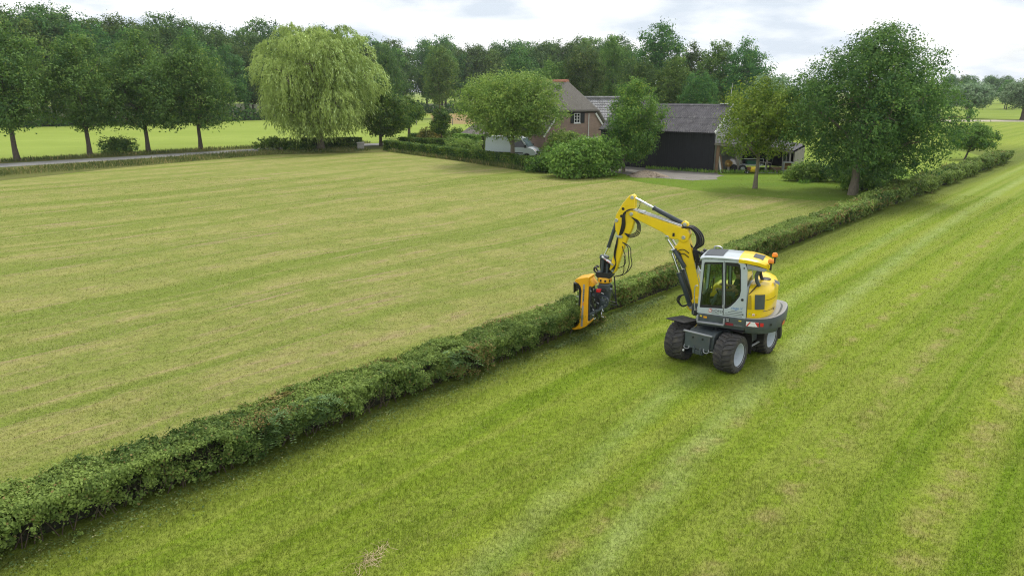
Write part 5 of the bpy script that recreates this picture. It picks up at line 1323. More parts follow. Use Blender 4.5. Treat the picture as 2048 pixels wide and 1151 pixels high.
for x, z in ((0.52, 3.112), (0.30, 3.132), (0.02, 3.144)): rp.append([(x, 0.16, z+.004), (x, 0.6, z+.022), (x, 1.04, z+.004)])
MB().loft(rp, False).build('roof_window', M_MESHB, rfo)
MB().tube(spline([(0.42, 0.14, 3.12), (0.42, 0.14, 3.18), (0.32, 0.14, 3.20), (0.22, 0.14, 3.17), (0.22, 0.14, 3.13)], 4), 0.02, 8).build('roof_handle', M_PIPE, rfo)
for k, (x, y) in enumerate(((0.64, 0.28), (0.64, 0.62))): MB().lathe([(0.0, -0.03), (0.05, -0.03), (0.065, 0.05), (0.0, 0.055)], 14, 'x', (x, y, 3.07)).build('work_light', M_BLK, rfo)
# yellow rear visor with dark inset
ry = []
for x, z, w_ in ((-0.40, 3.115, 0.0), (-0.62, 3.11, 0.0), (-0.9, 3.07, 0.03), (-1.12, 3.00, 0.08), (-1.16, 2.95, 0.10)):
    ry.append([(x, 0.08+w_, z-.10), (x, 0.07+w_, z-.01), (x, 0.13+w_, z+.03), (x, 0.6, z+.047), (x, 1.07-w_, z+.03), (x, 1.135-w_, z-.01), (x, 1.125-w_, z-.10)])
rvo = up('rear_visor', MB().loft(ry, True, True, True), M_YEL)
MB().loft([[(-0.72, 0.36, 3.148), (-0.72, 0.62, 3.158), (-0.72, 0.82, 3.15)], [(-0.98, 0.32, 3.098), (-0.98, 0.62, 3.108), (-0.98, 0.88, 3.094)]], False).build('visor_inset', M_MESHB, rvo)
up('visor_gutter', MB().prism([(-0.62, 2.86), (-0.66, 2.99), (-1.12, 2.89), (-1.06, 2.82)], 0.16, 1.09), M_SHELF, 0.01)
up('rear_arch', MB().tube(spline([(-1.02, 0.98, 2.90), (-0.93, 1.0, 2.83), (-0.87, 1.0, 2.70), (-0.88, 0.98, 2.55), (-0.95, 0.95, 2.40)], 6), 0.05, 10), M_GRY)
up('rear_arch', MB().tube(spline([(-1.0, 0.25, 2.90), (-0.93, 0.25, 2.83), (-0.87, 0.25, 2.70), (-0.88, 0.25, 2.55), (-0.95, 0.25, 2.38)], 6), 0.045, 10), M_BLK)
bb = up('beacon_bar', MB().bar((-1.17, 0.05, 2.98), (-1.17, 1.08, 2.98), 0.03, 0.10), M_YEL, 0.006)
for y in (0.16, 1.0):
    MB().box(-1.22, -1.17, y-.05, y+.05, 2.88, 3.02).build('bracket', M_BLK, bb, bevel=0.008)
    MB().lathe([(0.0, 3.02), (0.045, 3.02), (0.045, 3.055), (0.07, 3.06), (0.0, 3.06)], 16, 'z', (-1.19, y, 0)).build('beacon_base', M_BLK, bb)
    MB().lathe([(0.0, 3.062), (0.072, 3.062), (0.078, 3.09), (0.072, 3.13), (0.05, 3.165), (0.0, 3.18)], 18, 'z', (-1.19, y, 0)).build('beacon', M_ORANGE, bb)
# decals on the cab
def text_mesh(name, txt, size, mat, M_, parent, italic=0.0, depth=0.001):
    cu = bpy.data.curves.new(name, 'FONT'); cu.body = txt; cu.size = size; cu.extrude = depth; cu.shear = italic; cu.align_x = 'LEFT'
    tmp = bpy.data.objects.new(name, cu); COL.objects.link(tmp)
    dg = bpy.context.evaluated_depsgraph_get(); me = bpy.data.meshes.new_from_object(tmp.evaluated_get(dg))
    bpy.data.objects.remove(tmp); me.materials.clear(); me.materials.append(mat)
    o = link(bpy.data.objects.new(name, me), parent); o.matrix_local = M_
    return o
def side_M(x, y, z): return Matrix.Translation((x, y, z)) @ Matrix.Rotation(R(180), 4, 'Z') @ Matrix.Rotation(R(90), 4, 'X')
text_mesh('lettering', 'stage V', 0.10, M_BLUE, side_M(-0.30, 1.1185, 1.735), cabp, 0.25)
text_mesh('lettering', 'HOFER', 0.105, m_plain('decal dark', (0.05, 0.05, 0.06), 0.4), side_M(0.20, 1.1185, 1.585), cabp, 0.0)
text_mesh('lettering', 'MACHINES', 0.040, m_plain('decal dark small', (0.05, 0.05, 0.06), 0.4), side_M(0.195, 1.1185, 1.54), cabp, 0.0)
MB().box(0.205, 0.275, 1.1165, 1.119, 1.57, 1.67).build('logo', M_RED, cabp, smooth=False)
MB().bar((0.222, 1.1205, 1.58), (0.222, 1.1205, 1.66), 0.002, 0.014, (1, 0, 0)).bar((0.258, 1.1205, 1.58), (0.258, 1.1205, 1.66), 0.002, 0.014, (1, 0, 0)).bar((0.258, 1.1205, 1.65), (0.222, 1.1205, 1.59), 0.002, 0.014, (1, 0, 0)).build('logo_mark', M_WHT, cabp, smooth=False)
for k in range(4): MB().box(-0.60, -0.30 + 0.07*k, 1.1165, 1.1195, 1.685 - 0.045*k - 0.006, 1.685 - 0.045*k + 0.006).build('stripe', M_GRY, cabp, smooth=False)
MB().cyl((-0.62, 1.112, 1.615), (-0.62, 1.128, 1.615), 0.018, 12).build('lock_button', M_BLK, cabp)
sk = EX
for x0, x1, z0, z1, m_ in ((0.44, 0.50, 1.42, 1.46, M_DECY), (0.31, 0.40, 1.395, 1.445, M_AMBER), (-0.60, -0.53, 1.42, 1.455, M_DECY)):
    up('reflector', MB().box(x0, x1, 1.146, 1.152, z0, z1), m_, smooth=False)
up('model_plate', MB().box(-0.30, -0.19, 1.146, 1.150, 1.37, 1.47), M_BLK, smooth=False)
text_mesh('lettering', 'EW', 0.052, M_WHT, side_M(-0.198, 1.1515, 1.425), EX); text_mesh('lettering', '100', 0.052, M_WHT, side_M(-0.198, 1.1515, 1.38), EX)
up('red_decal', MB().box(-0.40, -0.19, 1.146, 1.150, 1.275, 1.345), m_plain('dull red decal', (0.22, 0.015, 0.03), 0.4), smooth=False)
text_mesh('lettering', 'Dual View', 0.05, M_SHELF, side_M(-0.42, 1.1515, 1.285), EX, 0.2)
# handrails at the front of the cab
up('handrail', MB().tube(spline([(0.62, 1.06, 2.25), (0.70, 1.06, 2.22), (0.70, 1.06, 1.9), (0.66, 1.06, 1.55)], 5), 0.014, 8), M_PIPE)
up('front_light', MB().box(0.60, 0.72, 0.72, 0.98, 1.36, 1.52), M_BLK, 0.02)
up('front_lens', MB().box(0.722, 0.728, 0.76, 0.94, 1.39, 1.49), M_WHT, smooth=False)
# inside the cab
up('cab_floor', MB().box(-0.65, 0.55, 0.16, 1.05, 1.50, 1.56), M_BLK, smooth=False)
sx = -0.30
up('seat', MB().box(sx-.25, sx+.25, 0.36, 0.86, 1.80, 1.92).prism([(sx-.20, 1.925), (sx-.08, 1.925), (sx-.20, 2.55), (sx-.29, 2.55)], 0.39, 0.83).box(sx-.18, sx+.18, 0.45, 0.77, 1.565, 1.798), m_plain('seat cloth', (0.06, 0.065, 0.07), 0.8), 0.03)
up('console', MB().box(-0.25, 0.12, 0.90, 1.0, 1.75, 2.05).box(-0.25, 0.12, 0.22, 0.32, 1.75, 2.05), M_BLK, 0.02)
up('joystick', MB().tube([(0.08, 0.95, 2.05), (0.13, 0.95, 2.18)], [0.015, 0.025], 8).tube([(0.08, 0.27, 2.05), (0.13, 0.27, 2.18)], [0.015, 0.025], 8), M_BLK)
up('steering_column', MB().tube([(0.48, 0.6, 1.56), (0.36, 0.6, 2.10)], 0.035, 8).lathe([(0.17, -0.015), (0.185, 0), (0.17, 0.015), (0.155, 0)], 22, 'x', (0.34, 0.6, 2.16), True), M_BLK)
up('dashboard', MB().prism([(0.42, 1.56), (0.53, 1.56), (0.53, 2.0), (0.45, 2.0)], 0.2, 1.0), M_BLK, 0.02)
up('monitor', MB().box(0.32, 0.36, 0.22, 0.44, 2.15, 2.35), M_BLK, 0.01)
# engine hood, rounded towards the tail
def plan(z, s_, n=26, y1=1.10, y0=-1.10, xf_=-0.715, xl=0.62):
    out = []
    for k in range(n + 1):
        p = math.pi * k / n; cy_, sy_ = math.cos(p), math.sin(p)
        yy = (abs(cy_) ** 0.72) * (1 if cy_ > 0 else -1) * y1 * (0.25 + 0.75*s_ if s_ < 0.9 else s_)
        out.append((xf_ - (abs(sy_) ** 0.85) * xl * s_, yy, z))
    return out
hood = up('engine_hood', MB().loft([plan(1.50, 0.94), plan(1.58, 0.965), plan(1.95, 0.99), plan(2.16, 0.985), plan(2.26, 0.95), plan(2.33, 0.88), plan(2.38, 0.76), plan(2.405, 0.55), plan(2.41, 0.25), plan(2.41, 0.02)], True), M_YEL, angle=50)
MB().prism([(-0.73, 1.78), (-0.83, 1.78), (-0.79, 2.16), (-0.73, 2.16)], 1.105, 1.115).build('hood_vent', m_plain('yellow mesh', (0.40, 0.28, 0.01), 0.6, var=0.4, scale=60), hood, smooth=False)
def on_hood(f0, f1, z0, z1, out=0.008, n=6, top=None):
    r0_, r1_ = [], []
    for k in range(n + 1):
        f = f0 + (f1 - f0) * k / n; p = math.pi * f
        def pt(z, sh=0.0):
            q = math.pi * (f + sh); yy = (math.cos(q) ** 0.72) * 1.10; xx = -0.715 - (math.sin(q) ** 0.85) * 0.62
            nx, ny = -math.sin(q), math.cos(q); return (xx + nx*out, yy + ny*out, z)
        r0_.append(pt(z0)); r1_.append(pt(z1, -0.012 if top is None else top))
    return MB().loft([r0_, r1_], False)
on_hood(0.080, 0.215, 1.78, 2.19).build('hood_grille', M_GRY, hood)
on_hood(0.20, 0.46, 2.015, 2.03, 0.004).build('hood_seam', m_plain('shadow gap', (0.20, 0.13, 0.004), 0.6), hood)
on_hood(0.20, 0.46, 1.715, 1.73, 0.004).build('hood_seam', bpy.data.materials['shadow gap'], hood)
on_hood(0.21, 0.235, 1.735, 1.755, 0.006).build('hood_latch', M_SHELF, hood)
on_hood(0.40, 0.43, 1.66, 1.72, 0.008).build('hood_catch', M_BLK, hood)
on_hood(0.055, 0.085, 1.605, 1.665, 0.006, 3, 0.0).build('warning_sign', M_WHT, hood)
m = MB(); m.add([(-0.915, 1.057, 1.615), (-0.955, 1.038, 1.615), (-0.935, 1.050, 1.66)], [(0, 1, 2)]); 
on_hood(0.060, 0.080, 1.612, 1.635, 0.010, 3, 0.0).build('warning_mark', M_RED, hood)
on_hood(0.098, 0.110, 1.615, 1.635, 0.006, 2, 0.0).build('red_mark', M_RED, hood)
on_hood(0.018, 0.032, 1.645, 1.675, 0.006, 2, 0.0).build('round_decal', m_plain('green decal', (0.15, 0.4, 0.35), 0.4), hood)
MB().prism([(-0.715, 2.18), (-0.735, 2.18), (-0.93, 2.43), (-0.93, 2.45), (-0.90, 2.45)], 1.02, 1.08).build('hood_trim', M_BLK, hood)
MB().lathe([(0.0, 2.412), (0.15, 2.412), (0.13, 2.425), (0, 2.43)], 18, 'z', (-1.0, 0.1, 0)).build('filler_cap', M_BLK, hood)
MB().add([(-1.28, 0.36, 2.375), (-1.40, 0.30, 2.30), (-1.36, 0.02, 2.33), (-1.22, 0.10, 2.40)], [(0, 1, 2, 3)]).xf(Matrix.Translation((0, 0, 0.02))).build('rear_camera_cover', M_GRY, hood, smooth=False)
up('fuel_tank', MB().prism([(-0.71, 1.3), (0.62, 1.3), (0.62, 1.75), (0.40, 1.95), (-0.71, 2.05)], -1.08, -0.50), M_YEL, 0.04)
# counterweight ring
def ring(z, ex, n=30, rim=0.0, y_=1.10):
    out = []
    for k in range(n + 1):
        p = math.pi * k / n; c_, s_ = math.cos(p), math.sin(p)
        out.append((-0.705 - (abs(s_) ** 0.80) * (0.82 + ex), (abs(c_) ** 0.70) * (1 if c_ > 0 else -1) * (y_ + ex * 0.35), z + rim * s_ ** 1.5))
    return out
cw = up('counterweight', MB().loft([ring(1.10, -0.10), ring(1.13, 0.0), ring(1.25, 0.03), ring(1.262, 0.09), ring(1.46, 0.11, rim=0.10), ring(1.50, 0.085, rim=0.11), ring(1.50, 0.0, rim=0.09), ring(1.50, -0.24, rim=0.02)], False), M_GRY, angle=50)
up('tail_shelf', MB().loft([ring(1.512, 0.085, rim=0.115), ring(1.516, 0.03, rim=0.11), ring(1.518, -0.05, rim=0.05), ring(1.518, -0.22, rim=0.03)], False), M_SHELF, angle=60)
def on_cw(f0, f1, z0, z1, out, n=4, sh0=0.0, sh1=0.0, ex=0.10):
    r0_, r1_ = [], []
    for k in range(n + 1):
        def pt(f, z):
            p = math.pi * f; c_, s_ = math.cos(p), math.sin(p)
            return (-0.705 - (abs(s_) ** 0.80) * (0.82 + ex) - s_*out, (abs(c_) ** 0.70) * (1 if c_ > 0 else -1) * (1.10 + ex*0.35) + c_*out, z)
        f = f0 + (f1 - f0) * k / n; r0_.append(pt(f + sh0, z0)); r1_.append(pt(f + sh1, z1))
    return MB().loft([r0_, r1_], False)
on_cw(0.003, 0.093, 1.32, 1.45, 0.012).build('hazard_board', M_WHT, cw)
on_cw(0.003, 0.012, 1.325, 1.445, 0.018, 3, 0.0, 0.020).build('hazard_stripe', M_RED, cw)
on_cw(0.060, 0.093, 1.325, 1.445, 0.018, 3, 0.0, 0.0).build('hazard_stripe', M_RED, cw)
on_cw(0.040, 0.060, 1.325, 1.445, 0.021, 3, 0.024, -0.002).build('hazard_band', M_WHT, cw)
on_cw(0.105, 0.135, 1.34, 1.44, 0.02).build('tail_light', M_RED, cw)
on_cw(0.20, 0.225, 1.36, 1.42, 0.012).build('lifting_eye', M_BLK, cw)
on_cw(0.375, 0.43, 1.30, 1.40, 0.012, 4, 0.0, 0.02).build('rear_sign', m_plain('orange sign', (0.62, 0.16, 0.06), 0.4), cw)
up('tail_bracket', MB().prism([(-1.46, 1.25), (-1.56, 1.25), (-1.58, 0.90), (-1.50, 0.88)], 0.25, 0.55), M_BLK, 0.02)

# boom ------------------------------------------------------------------
BY = -0.2
def bm_part(name, poly, half, mat=M_YEL, bevel=0.02, parent=None): return MB().prism(poly, BY - half, BY + half).build(name, mat, parent or EX, bevel=bevel)
bm_part('boom_foot', [(0.72, 1.22), (1.02, 1.18), (1.12, 1.30), (1.06, 1.42), (0.92, 1.62), (0.66, 1.62)], 0.20)
b1 = bm_part('lower_boom', [(0.72, 1.34), (0.93, 1.30), (1.02, 1.75), (1.22, 2.38), (1.42, 2.88), (1.62, 2.93), (1.60, 3.02), (1.50, 3.14), (1.46, 3.36), (1.36, 3.44), (1.24, 3.40), (1.12, 3.08), (1.02, 2.72), (0.80, 2.05), (0.69, 1.55)], 0.13)
b2 = bm_part('upper_boom', [(2.96, 3.99), (2.88, 3.985), (1.46, 3.63), (1.24, 3.56), (1.17, 3.42), (1.21, 3.24), (1.34, 3.17), (1.52, 3.26), (1.69, 3.25), (1.96, 3.42), (2.84, 3.78), (2.98, 3.82), (3.02, 3.90)], 0.16)
bm_part('cylinder_lug', [(1.46, 3.60), (1.45, 3.74), (1.36, 3.79), (1.26, 3.74), (1.21, 3.52)], 0.075, parent=b2)
b3 = bm_part('dipper_stick', [(2.91, 4.46), (3.01, 4.42), (3.20, 4.19), (3.40, 3.82), (3.42, 3.62), (3.40, 3.37), (3.33, 3.25), (3.34, 2.90), (3.47, 2.45), (3.54, 2.16), (3.49, 2.05), (3.39, 2.03), (3.33, 2.12), (3.25, 2.43), (3.03, 3.13), (2.90, 3.42), (2.81, 3.77), (2.83, 4.05), (2.84, 4.40)], 0.115)
for (x, z, h_) in ((3.18, 4.02, 0.122), (3.22, 3.80, 0.122)): MB().lathe([(0.0, h_), (0.045, h_), (0.045, -h_), (0, -h_)], 14, 'y', (x, BY, z)).build('plate_opening', M_BLK, b3)
pins = [(1.34, 3.33, 0.20), (2.91, 3.89, 0.19), (1.00, 1.31, 0.23), (3.43, 2.13, 0.15), (2.92, 4.37, 0.14), (1.35, 3.69, 0.10), (3.37, 3.66, 0.15), (1.82, 3.30, 0.19), (1.27, 2.50, 0.16)]
for x, z, h_ in pins:
    MB().lathe([(0.0, h_), (0.045, h_), (0.055, h_-.012), (0.055, -h_+.012), (0.045, -h_), (0, -h_)], 16, 'y', (x, BY, z)).build('pin', M_PIPE, EX)
def cyl_part(name, a, mid, b, rb, rr_, dy=0.0, mat=M_BARREL):
    """barrel from b to mid, rod from mid to a"""
    a, mid, b = [Vector((p[0], BY + dy, p[1])) for p in (a, mid, b)]
    o = MB().tube([b, b.lerp(mid, 0.02), mid.lerp(b, 0.02), mid], [rb*0.8, rb, rb, rb*0.9], 16).cyl(mid.lerp(b, 0.06), mid, rb*1.12, 16).cyl(b + Vector((0, -rb*1.2, 0)), b + Vector((0, rb*1.2, 0)), rb*0.9, 14).build(name, mat, EX, angle=40)
    MB().cyl(a, mid, rr_, 14).cyl(a + Vector((0, -rr_*1.9, 0)), a + Vector((0, rr_*1.9, 0)), rr_*1.5, 14).build('rod', M_CHROME, o, angle=40)
    return o
cyl_part('stick_cylinder', (2.92, 4.37), (2.31, 4.10), (1.36, 3.67), 0.068, 0.036)
cyl_part('boom_cylinder', (1.66, 2.90), (1.40, 2.30), (1.03, 1.40), 0.072, 0.038, 0.20)
cyl_part('boom_cylinder', (1.66, 2.90), (1.40, 2.30), (1.03, 1.40), 0.072, 0.038, -0.20)
cyl_part('adjusting_cylinder', (1.82, 3.28), (1.59, 2.96), (1.27, 2.50), 0.062, 0.034, 0.17)
cyl_part('adjusting_cylinder', (1.82, 3.28), (1.59, 2.96), (1.27, 2.50), 0.062, 0.034, -0.17)
cyl_part('bucket_cylinder', (3.74, 2.54), (3.63, 2.80), (3.38, 3.66), 0.055, 0.03)
# silver pipes and black hoses
def hose(pts, r_=0.016, mat=M_HOSE, nm='hose'): return MB().tube(spline(pts, 6), r_, 7).build(nm, mat, EX)
for k in range(5):
    y = BY - 0.09 + k * 0.06; z = 0.05 + 0.02 * (k % 2)
    hose([(1.42, y, 3.60 + z), (1.9, y, 3.72 + z), (2.5, y, 3.875 + z), (2.86, y, 3.975 + z)], 0.017, M_PIPE, 'pipe')
for k in range(6):                                          # over the knee
    y = BY - 0.10 + k * 0.045
    hose([(2.84, y, 3.99 + 0.01*k), (3.0, y + .06, 4.05 - 0.01*k), (3.11 + 0.012*k, BY + 0.14, 3.86), (3.09 + .02*k, BY + 0.15, 3.55), (3.16 + 0.02*k, BY + 0.14, 3.30 - .015*k), (3.26, BY + 0.13, 3.22)], 0.0135)
for k in range(4):                                          # loops under the knee
    hose([(2.90, BY + 0.16 - .05*k, 3.80), (2.72 - 0.03*k, BY + 0.17, 3.62), (2.74 - 0.03*k, BY + 0.17, 3.38 - .02*k), (2.92, BY + .15, 3.28 - .03*k), (3.10, BY + 0.13, 3.30)], 0.013)
for k in range(7):                                          # thick bundle behind the elbow
    y = BY - 0.13 + k * 0.045
    q = 0.035 * ((k * 3) % 7)
    hose([(1.42, y, 3.60), (1.20 - .3*q, y, 3.60 + .2*q), (1.04 - 0.8*q, y, 3.44), (1.00 - .9*q, y, 3.22 - .3*q), (1.06 - .2*q, y, 2.96), (1.03 - .5*q, y, 2.76), (0.95 - .6*q, y, 2.55)], 0.024)
for k in range(3):
    hose([(1.16, BY + .1, 3.15 - .02*k), (0.98 - .03*k, BY + 0.16, 2.95), (0.94 - .03*k, BY + 0.18, 2.70), (0.92, BY + 0.16, 2.45)], 0.016)
for k in range(5):
    y = BY - 0.08 + k * 0.05
    hose([(0.98 - .02*(k % 2), y, 2.62), (0.88, y, 2.25), (0.78, y, 1.9), (0.72, y, 1.66)], 0.014, M_PIPE, 'pipe')
for k in range(4):
    hose([(0.97 - .05*k, BY + 0.10 + .05*k, 2.70 - .08*k), (0.86 - .05*k, BY + 0.12 + .05*k, 2.35), (0.72 - .03*k, BY + 0.12 + .05*k, 1.95), (0.66, BY + .1 + .05*k, 1.62)], 0.016, M_PIPE, 'pipe')
    hose([(1.02, BY + 0.05*k, 3.0), (0.90 - .05*k, BY + 0.08 + .04*k, 2.92), (0.84 - .05*k, BY + 0.10 + .04*k, 2.78), (0.90 - .05*k, BY + 0.11 + .05*k, 2.62)], 0.017)
up('mirror', MB().box(0.66, 0.71, -0.02, 0.08, 2.72, 3.0), M_BLK, 0.02)
up('mirror_arm', MB().tube(spline([(0.56, 0.14, 3.0), (0.64, 0.08, 3.04), (0.68, 0.04, 2.99)], 4), 0.014, 6), M_BLK)
up('work_lamp', MB().lathe([(0.0, -0.04), (0.06, -0.04), (0.075, 0.04), (0.0, 0.05)], 14, 'x', (0.70, 0.30, 2.80)), M_BLK)
for k in range(2):
    hose([(1.16, BY + 0.14, 2.88 - 0.12*k), (1.32, BY + 0.17, 2.98 - .12*k), (1.48, BY + 0.19, 2.92 - .16*k), (1.50, BY + .2, 2.76 - .1*k)], 0.013)
for k in range(3):                                          # loops at the boom foot
    hose([(1.10, BY + 0.22, 1.70), (1.28 + .03*k, BY + 0.25, 1.62), (1.33 + .03*k, BY + 0.26, 1.46), (1.22, BY + 0.25, 1.34 - .015*k), (1.04, BY + 0.22, 1.42)], 0.015)
for k in range(3):                                          # along the stick and the big loops behind it
    hose([(3.30, BY + 0.13, 3.22), (3.31 + .02*k, BY + 0.15, 2.95), (3.36 + .02*k, BY + 0.14, 2.60), (3.33, BY + 0.15, 2.36), (3.40 + 0.04*k, BY + 0.14, 2.12), (3.55, BY + .1, 1.98)], 0.013)
for k, (a, b) in enumerate(((2.93, 2.88), (2.86, 2.80), (3.04, 3.03))):
    hose([(3.16, BY + 0.12, 3.02 - .12*(k == 2)), (a + .05, BY + 0.16, 2.90 - .15*(k == 2)), (a, BY + 0.18, 2.62), (b + .03, BY + 0.18, 2.34), (3.05 + .05*(k == 2), BY + 0.15, 2.06), (3.40, BY + 0.1, 1.93)], 0.014)
hose([(3.10, BY + .12, 2.62), (3.02, BY + .16, 2.44), (3.10, BY + .16, 2.30), (3.26, BY + .12, 2.22)], 0.012)
hose([(2.72, BY, 4.28), (2.70, BY + .05, 4.15), (2.76, BY + .1, 4.02)], 0.010)
up('hose_clamp', MB().box(3.16, 3.36, BY + 0.118, BY + 0.17, 3.15, 3.22), M_PIPE, 0.006)
up('hose_bracket', MB().box(1.60, 1.66, BY + 0.162, BY + 0.19, 3.34, 3.44), M_BLK, 0.006)
up('hose_clamp', MB().box(2.55, 2.72, BY - 0.14, BY + 0.14, 3.93, 3.985), M_PIPE, 0.006)
# bucket linkage and tilt rotator
lk = up('link_plate', MB().prism([(3.62, 2.52), (3.86, 2.55), (3.88, 2.46), (3.72, 2.40), (3.62, 2.44)], BY - 0.10, BY + 0.10), M_GRY, 0.01)
hz = up('link_arm', MB().bar((3.78, BY + 0.135, 2.53), (3.41, BY + 0.135, 2.30), 0.035, 0.11, (0, 1, 0)), M_PIPE, 0.008)
MB().bar((3.69, BY + 0.157, 2.475), (3.52, BY + 0.157, 2.368), 0.004, 0.105, (0, 1, 0)).build('red_panel', M_RED, hz, smooth=False)
MB().bar((3.625, BY + 0.161, 2.435), (3.585, BY + 0.161, 2.41), 0.003, 0.10, (0, 1, 0)).build('white_stripe', M_WHT, hz, smooth=False)
tr = up('coupler_bracket', MB().prism([(3.86, 2.44), (3.52, 2.40), (3.48, 2.16), (3.52, 2.0), (3.82, 2.0), (3.86, 2.2)], BY - 0.09, BY + 0.09), M_BLK, 0.015)
up('tilt_cylinder', MB().tube([(3.74, BY + 0.13, 2.42), (3.76, BY + 0.15, 2.05)], 0.05, 12).tube([(3.60, BY + 0.13, 2.30), (3.60, BY + 0.15, 2.02)], 0.04, 12), M_BARREL)
up('tilt_frame', MB().prism([(3.95, 2.02), (3.46, 2.06), (3.44, 1.94), (3.50, 1.86), (3.90, 1.84), (3.98, 1.92)], BY - 0.15, BY + 0.15), M_BLK, 0.015)
up('coupler_hook', MB().tube(spline([(3.92, BY + .1, 1.98), (4.02, BY + .1, 2.05), (4.01, BY + .1, 2.15), (3.94, BY + .1, 2.14)], 5), 0.03, 8).tube(spline([(3.92, BY - .1, 1.98), (4.02, BY - .1, 2.05), (4.01, BY - .1, 2.15), (3.94, BY - .1, 2.14)], 5), 0.03, 8), M_BLK)
rot = up('rotator_housing', MB().lathe([(0.0, 1.70), (0.19, 1.70), (0.215, 1.73), (0.215, 1.84), (0.20, 1.87), (0.0, 1.87)], 28, 'z', (3.71, BY, 0)), M_CUT)
for k in range(9):
    a = 0.4 + k * 0.7; MB().box(-0.03, 0.03, 0.205, 0.224, 1.75, 1.82).xf(Matrix.Translation((3.71, BY, 0)) @ Matrix.Rotation(a, 4, 'Z')).build('rotator_lug', M_BLK, rot, bevel=0.004)
up('quick_coupler', MB().lathe([(0.0, 1.60), (0.20, 1.60), (0.21, 1.63), (0.18, 1.68), (0.0, 1.695)], 8, 'z', (3.70, BY, 0)).prism([(3.90, 1.60), (3.86, 1.42), (3.74, 1.36), (3.55, 1.40), (3.48, 1.58), (3.52, 1.62)], BY + 0.11, BY + 0.14).prism([(3.90, 1.60), (3.86, 1.42), (3.74, 1.36), (3.55, 1.40), (3.48, 1.58), (3.52, 1.62)], BY - 0.14, BY - 0.11).cyl((3.58, BY - .16, 1.47), (3.58, BY + .16, 1.47), 0.035, 12).cyl((3.82, BY - .16, 1.50), (3.82, BY + .16, 1.50), 0.035, 12), M_GRY, 0.01)

# ------------------------------------------------------------------ the cutter head carried by the rotator
HC = thing('hedge_cutter', 'orange-yellow hedge cutter head hanging upright from the excavator arm', 'hedge cutter', (6.10, 19.78, 0.0), R(154))
def hc(name, mb, mat, bevel=0.0, parent=None, **k): return mb.build(name, mat, parent or HC, bevel=bevel, **k)
shell = [(4.55, 1.74), (4.50, 1.80), (4.14, 1.90), (4.09, 1.88), (4.09, 0.52), (4.06, 0.44), (4.12, 0.33), (4.30, 0.22), (4.50, 0.155), (4.62, 0.155), (4.62, 0.185), (4.48, 0.24), (4.39, 0.34), (4.355, 0.50), (4.315, 1.45), (4.35, 1.58), (4.42, 1.66), (4.52, 1.70)]
hh_ = hc('housing', MB().prism(shell, -0.34, 0.20), M_CUT, 0.018)
hc('side_wing', MB().prism([(4.12, 1.86), (3.95, 1.62), (4.06, 1.54), (4.12, 1.54)], -0.30, 0.10), M_CUT, 0.012)
MB().add([(4.262, 0.2035, 1.66), (4.205, 0.2035, 1.66), (4.245, 0.2035, 0.30), (4.305, 0.2035, 0.30)], [(0, 1, 2, 3)]).build('grey_stripe', m_plain('grey decal', (0.30, 0.29, 0.30), 0.4), hh_, smooth=False)
m = MB()
for k in range(7): m.add([(4.243+.0005*k, 0.206, 1.50 - 0.055*k), (4.213+.0015*k, 0.206, 1.50 - 0.055*k), (4.214+.0015*k, 0.206, 1.462 - 0.055*k), (4.244+.0005*k, 0.206, 1.462 - 0.055*k)], [(0, 1, 2, 3)])
m.build('decal_letters', M_BLK, hh_, smooth=False)
MB().add([(4.262, 0.2055, 1.10), (4.222, 0.2055, 1.10), (4.226, 0.2055, 0.98), (4.266, 0.2055, 0.98)], [(0, 1, 2, 3)]).build('decal_block', m_plain('orange decal', (0.75, 0.25, 0.02), 0.4), hh_, smooth=False)
hc('rubber_flap', MB().prism([(4.58, 1.66), (4.60, 1.66), (4.59, 1.34), (4.57, 1.34)], -0.30, 0.16).prism([(4.34, 1.62), (4.57, 1.66), (4.57, 1.63), (4.34, 1.50)], -0.30, 0.17), M_BLK, 0.004)
rt = hc('rotor', MB().cyl((4.44, -0.08, 0.36), (4.42, -0.08, 1.60), 0.07, 14), M_BLK)
for k in range(14):
    a = k * 2.1; z = 0.42 + k * 0.083
    MB().bar((4.43, -0.08, z), (4.43 + 0.15*math.cos(a), -0.08 + 0.15*math.sin(a), z), 0.03, 0.008).build('flail', M_PIPE, rt)
hc('roller_rail', MB().box(4.025, 4.085, -0.25, 0.17, 0.50, 1.60), M_BARREL, 0.015)
hc('mount_frame', MB().prism([(4.02, 1.36), (3.56, 1.56), (3.46, 1.50), (3.50, 1.20), (3.60, 0.98), (3.95, 0.72), (4.02, 0.72), (4.02, 0.82), (3.72, 1.05), (3.66, 1.22), (4.02, 1.26)], BY - 0.06, BY + 0.10), M_GRY, 0.012)
hc('belt_guard', MB().bar((4.05, 0.10, 0.70), (3.62, 0.06, 0.98), 0.10, 0.16, (0, 1, 0)), M_GRY, 0.03)
hc('mount_arm', MB().bar((4.04, 0.06, 1.30), (3.66, 0.02, 1.44), 0.10, 0.10, (0, 1, 0)).bar((3.95, -0.25, 0.85), (3.6, -0.25, 1.5), 0.08, 0.10, (0, 1, 0)), M_GRY, 0.015)
mo = hc('drive_wheel', MB().lathe([(0.0, 0.10), (0.06, 0.10), (0.10, 0.07), (0.17, 0.07), (0.19, 0.10), (0.205, 0.09), (0.205, 0.0), (0.0, 0.0)], 28, 'y', (3.67, 0.02, 1.15)), M_BARREL)
for k in range(8):
    a = k * math.pi / 4; MB().cyl((3.67 + 0.135*math.cos(a), 0.085, 1.15 + 0.135*math.sin(a)), (3.67 + 0.135*math.cos(a), 0.105, 1.15 + 0.135*math.sin(a)), 0.014, 6).build('bolt', M_PIPE, mo)
hc('motor', MB().cyl((3.86, -0.05, 1.22), (3.86, 0.14, 1.22), 0.09, 14).box(3.78, 3.94, -0.05, 0.08, 1.05, 1.18), M_BLK, 0.01)
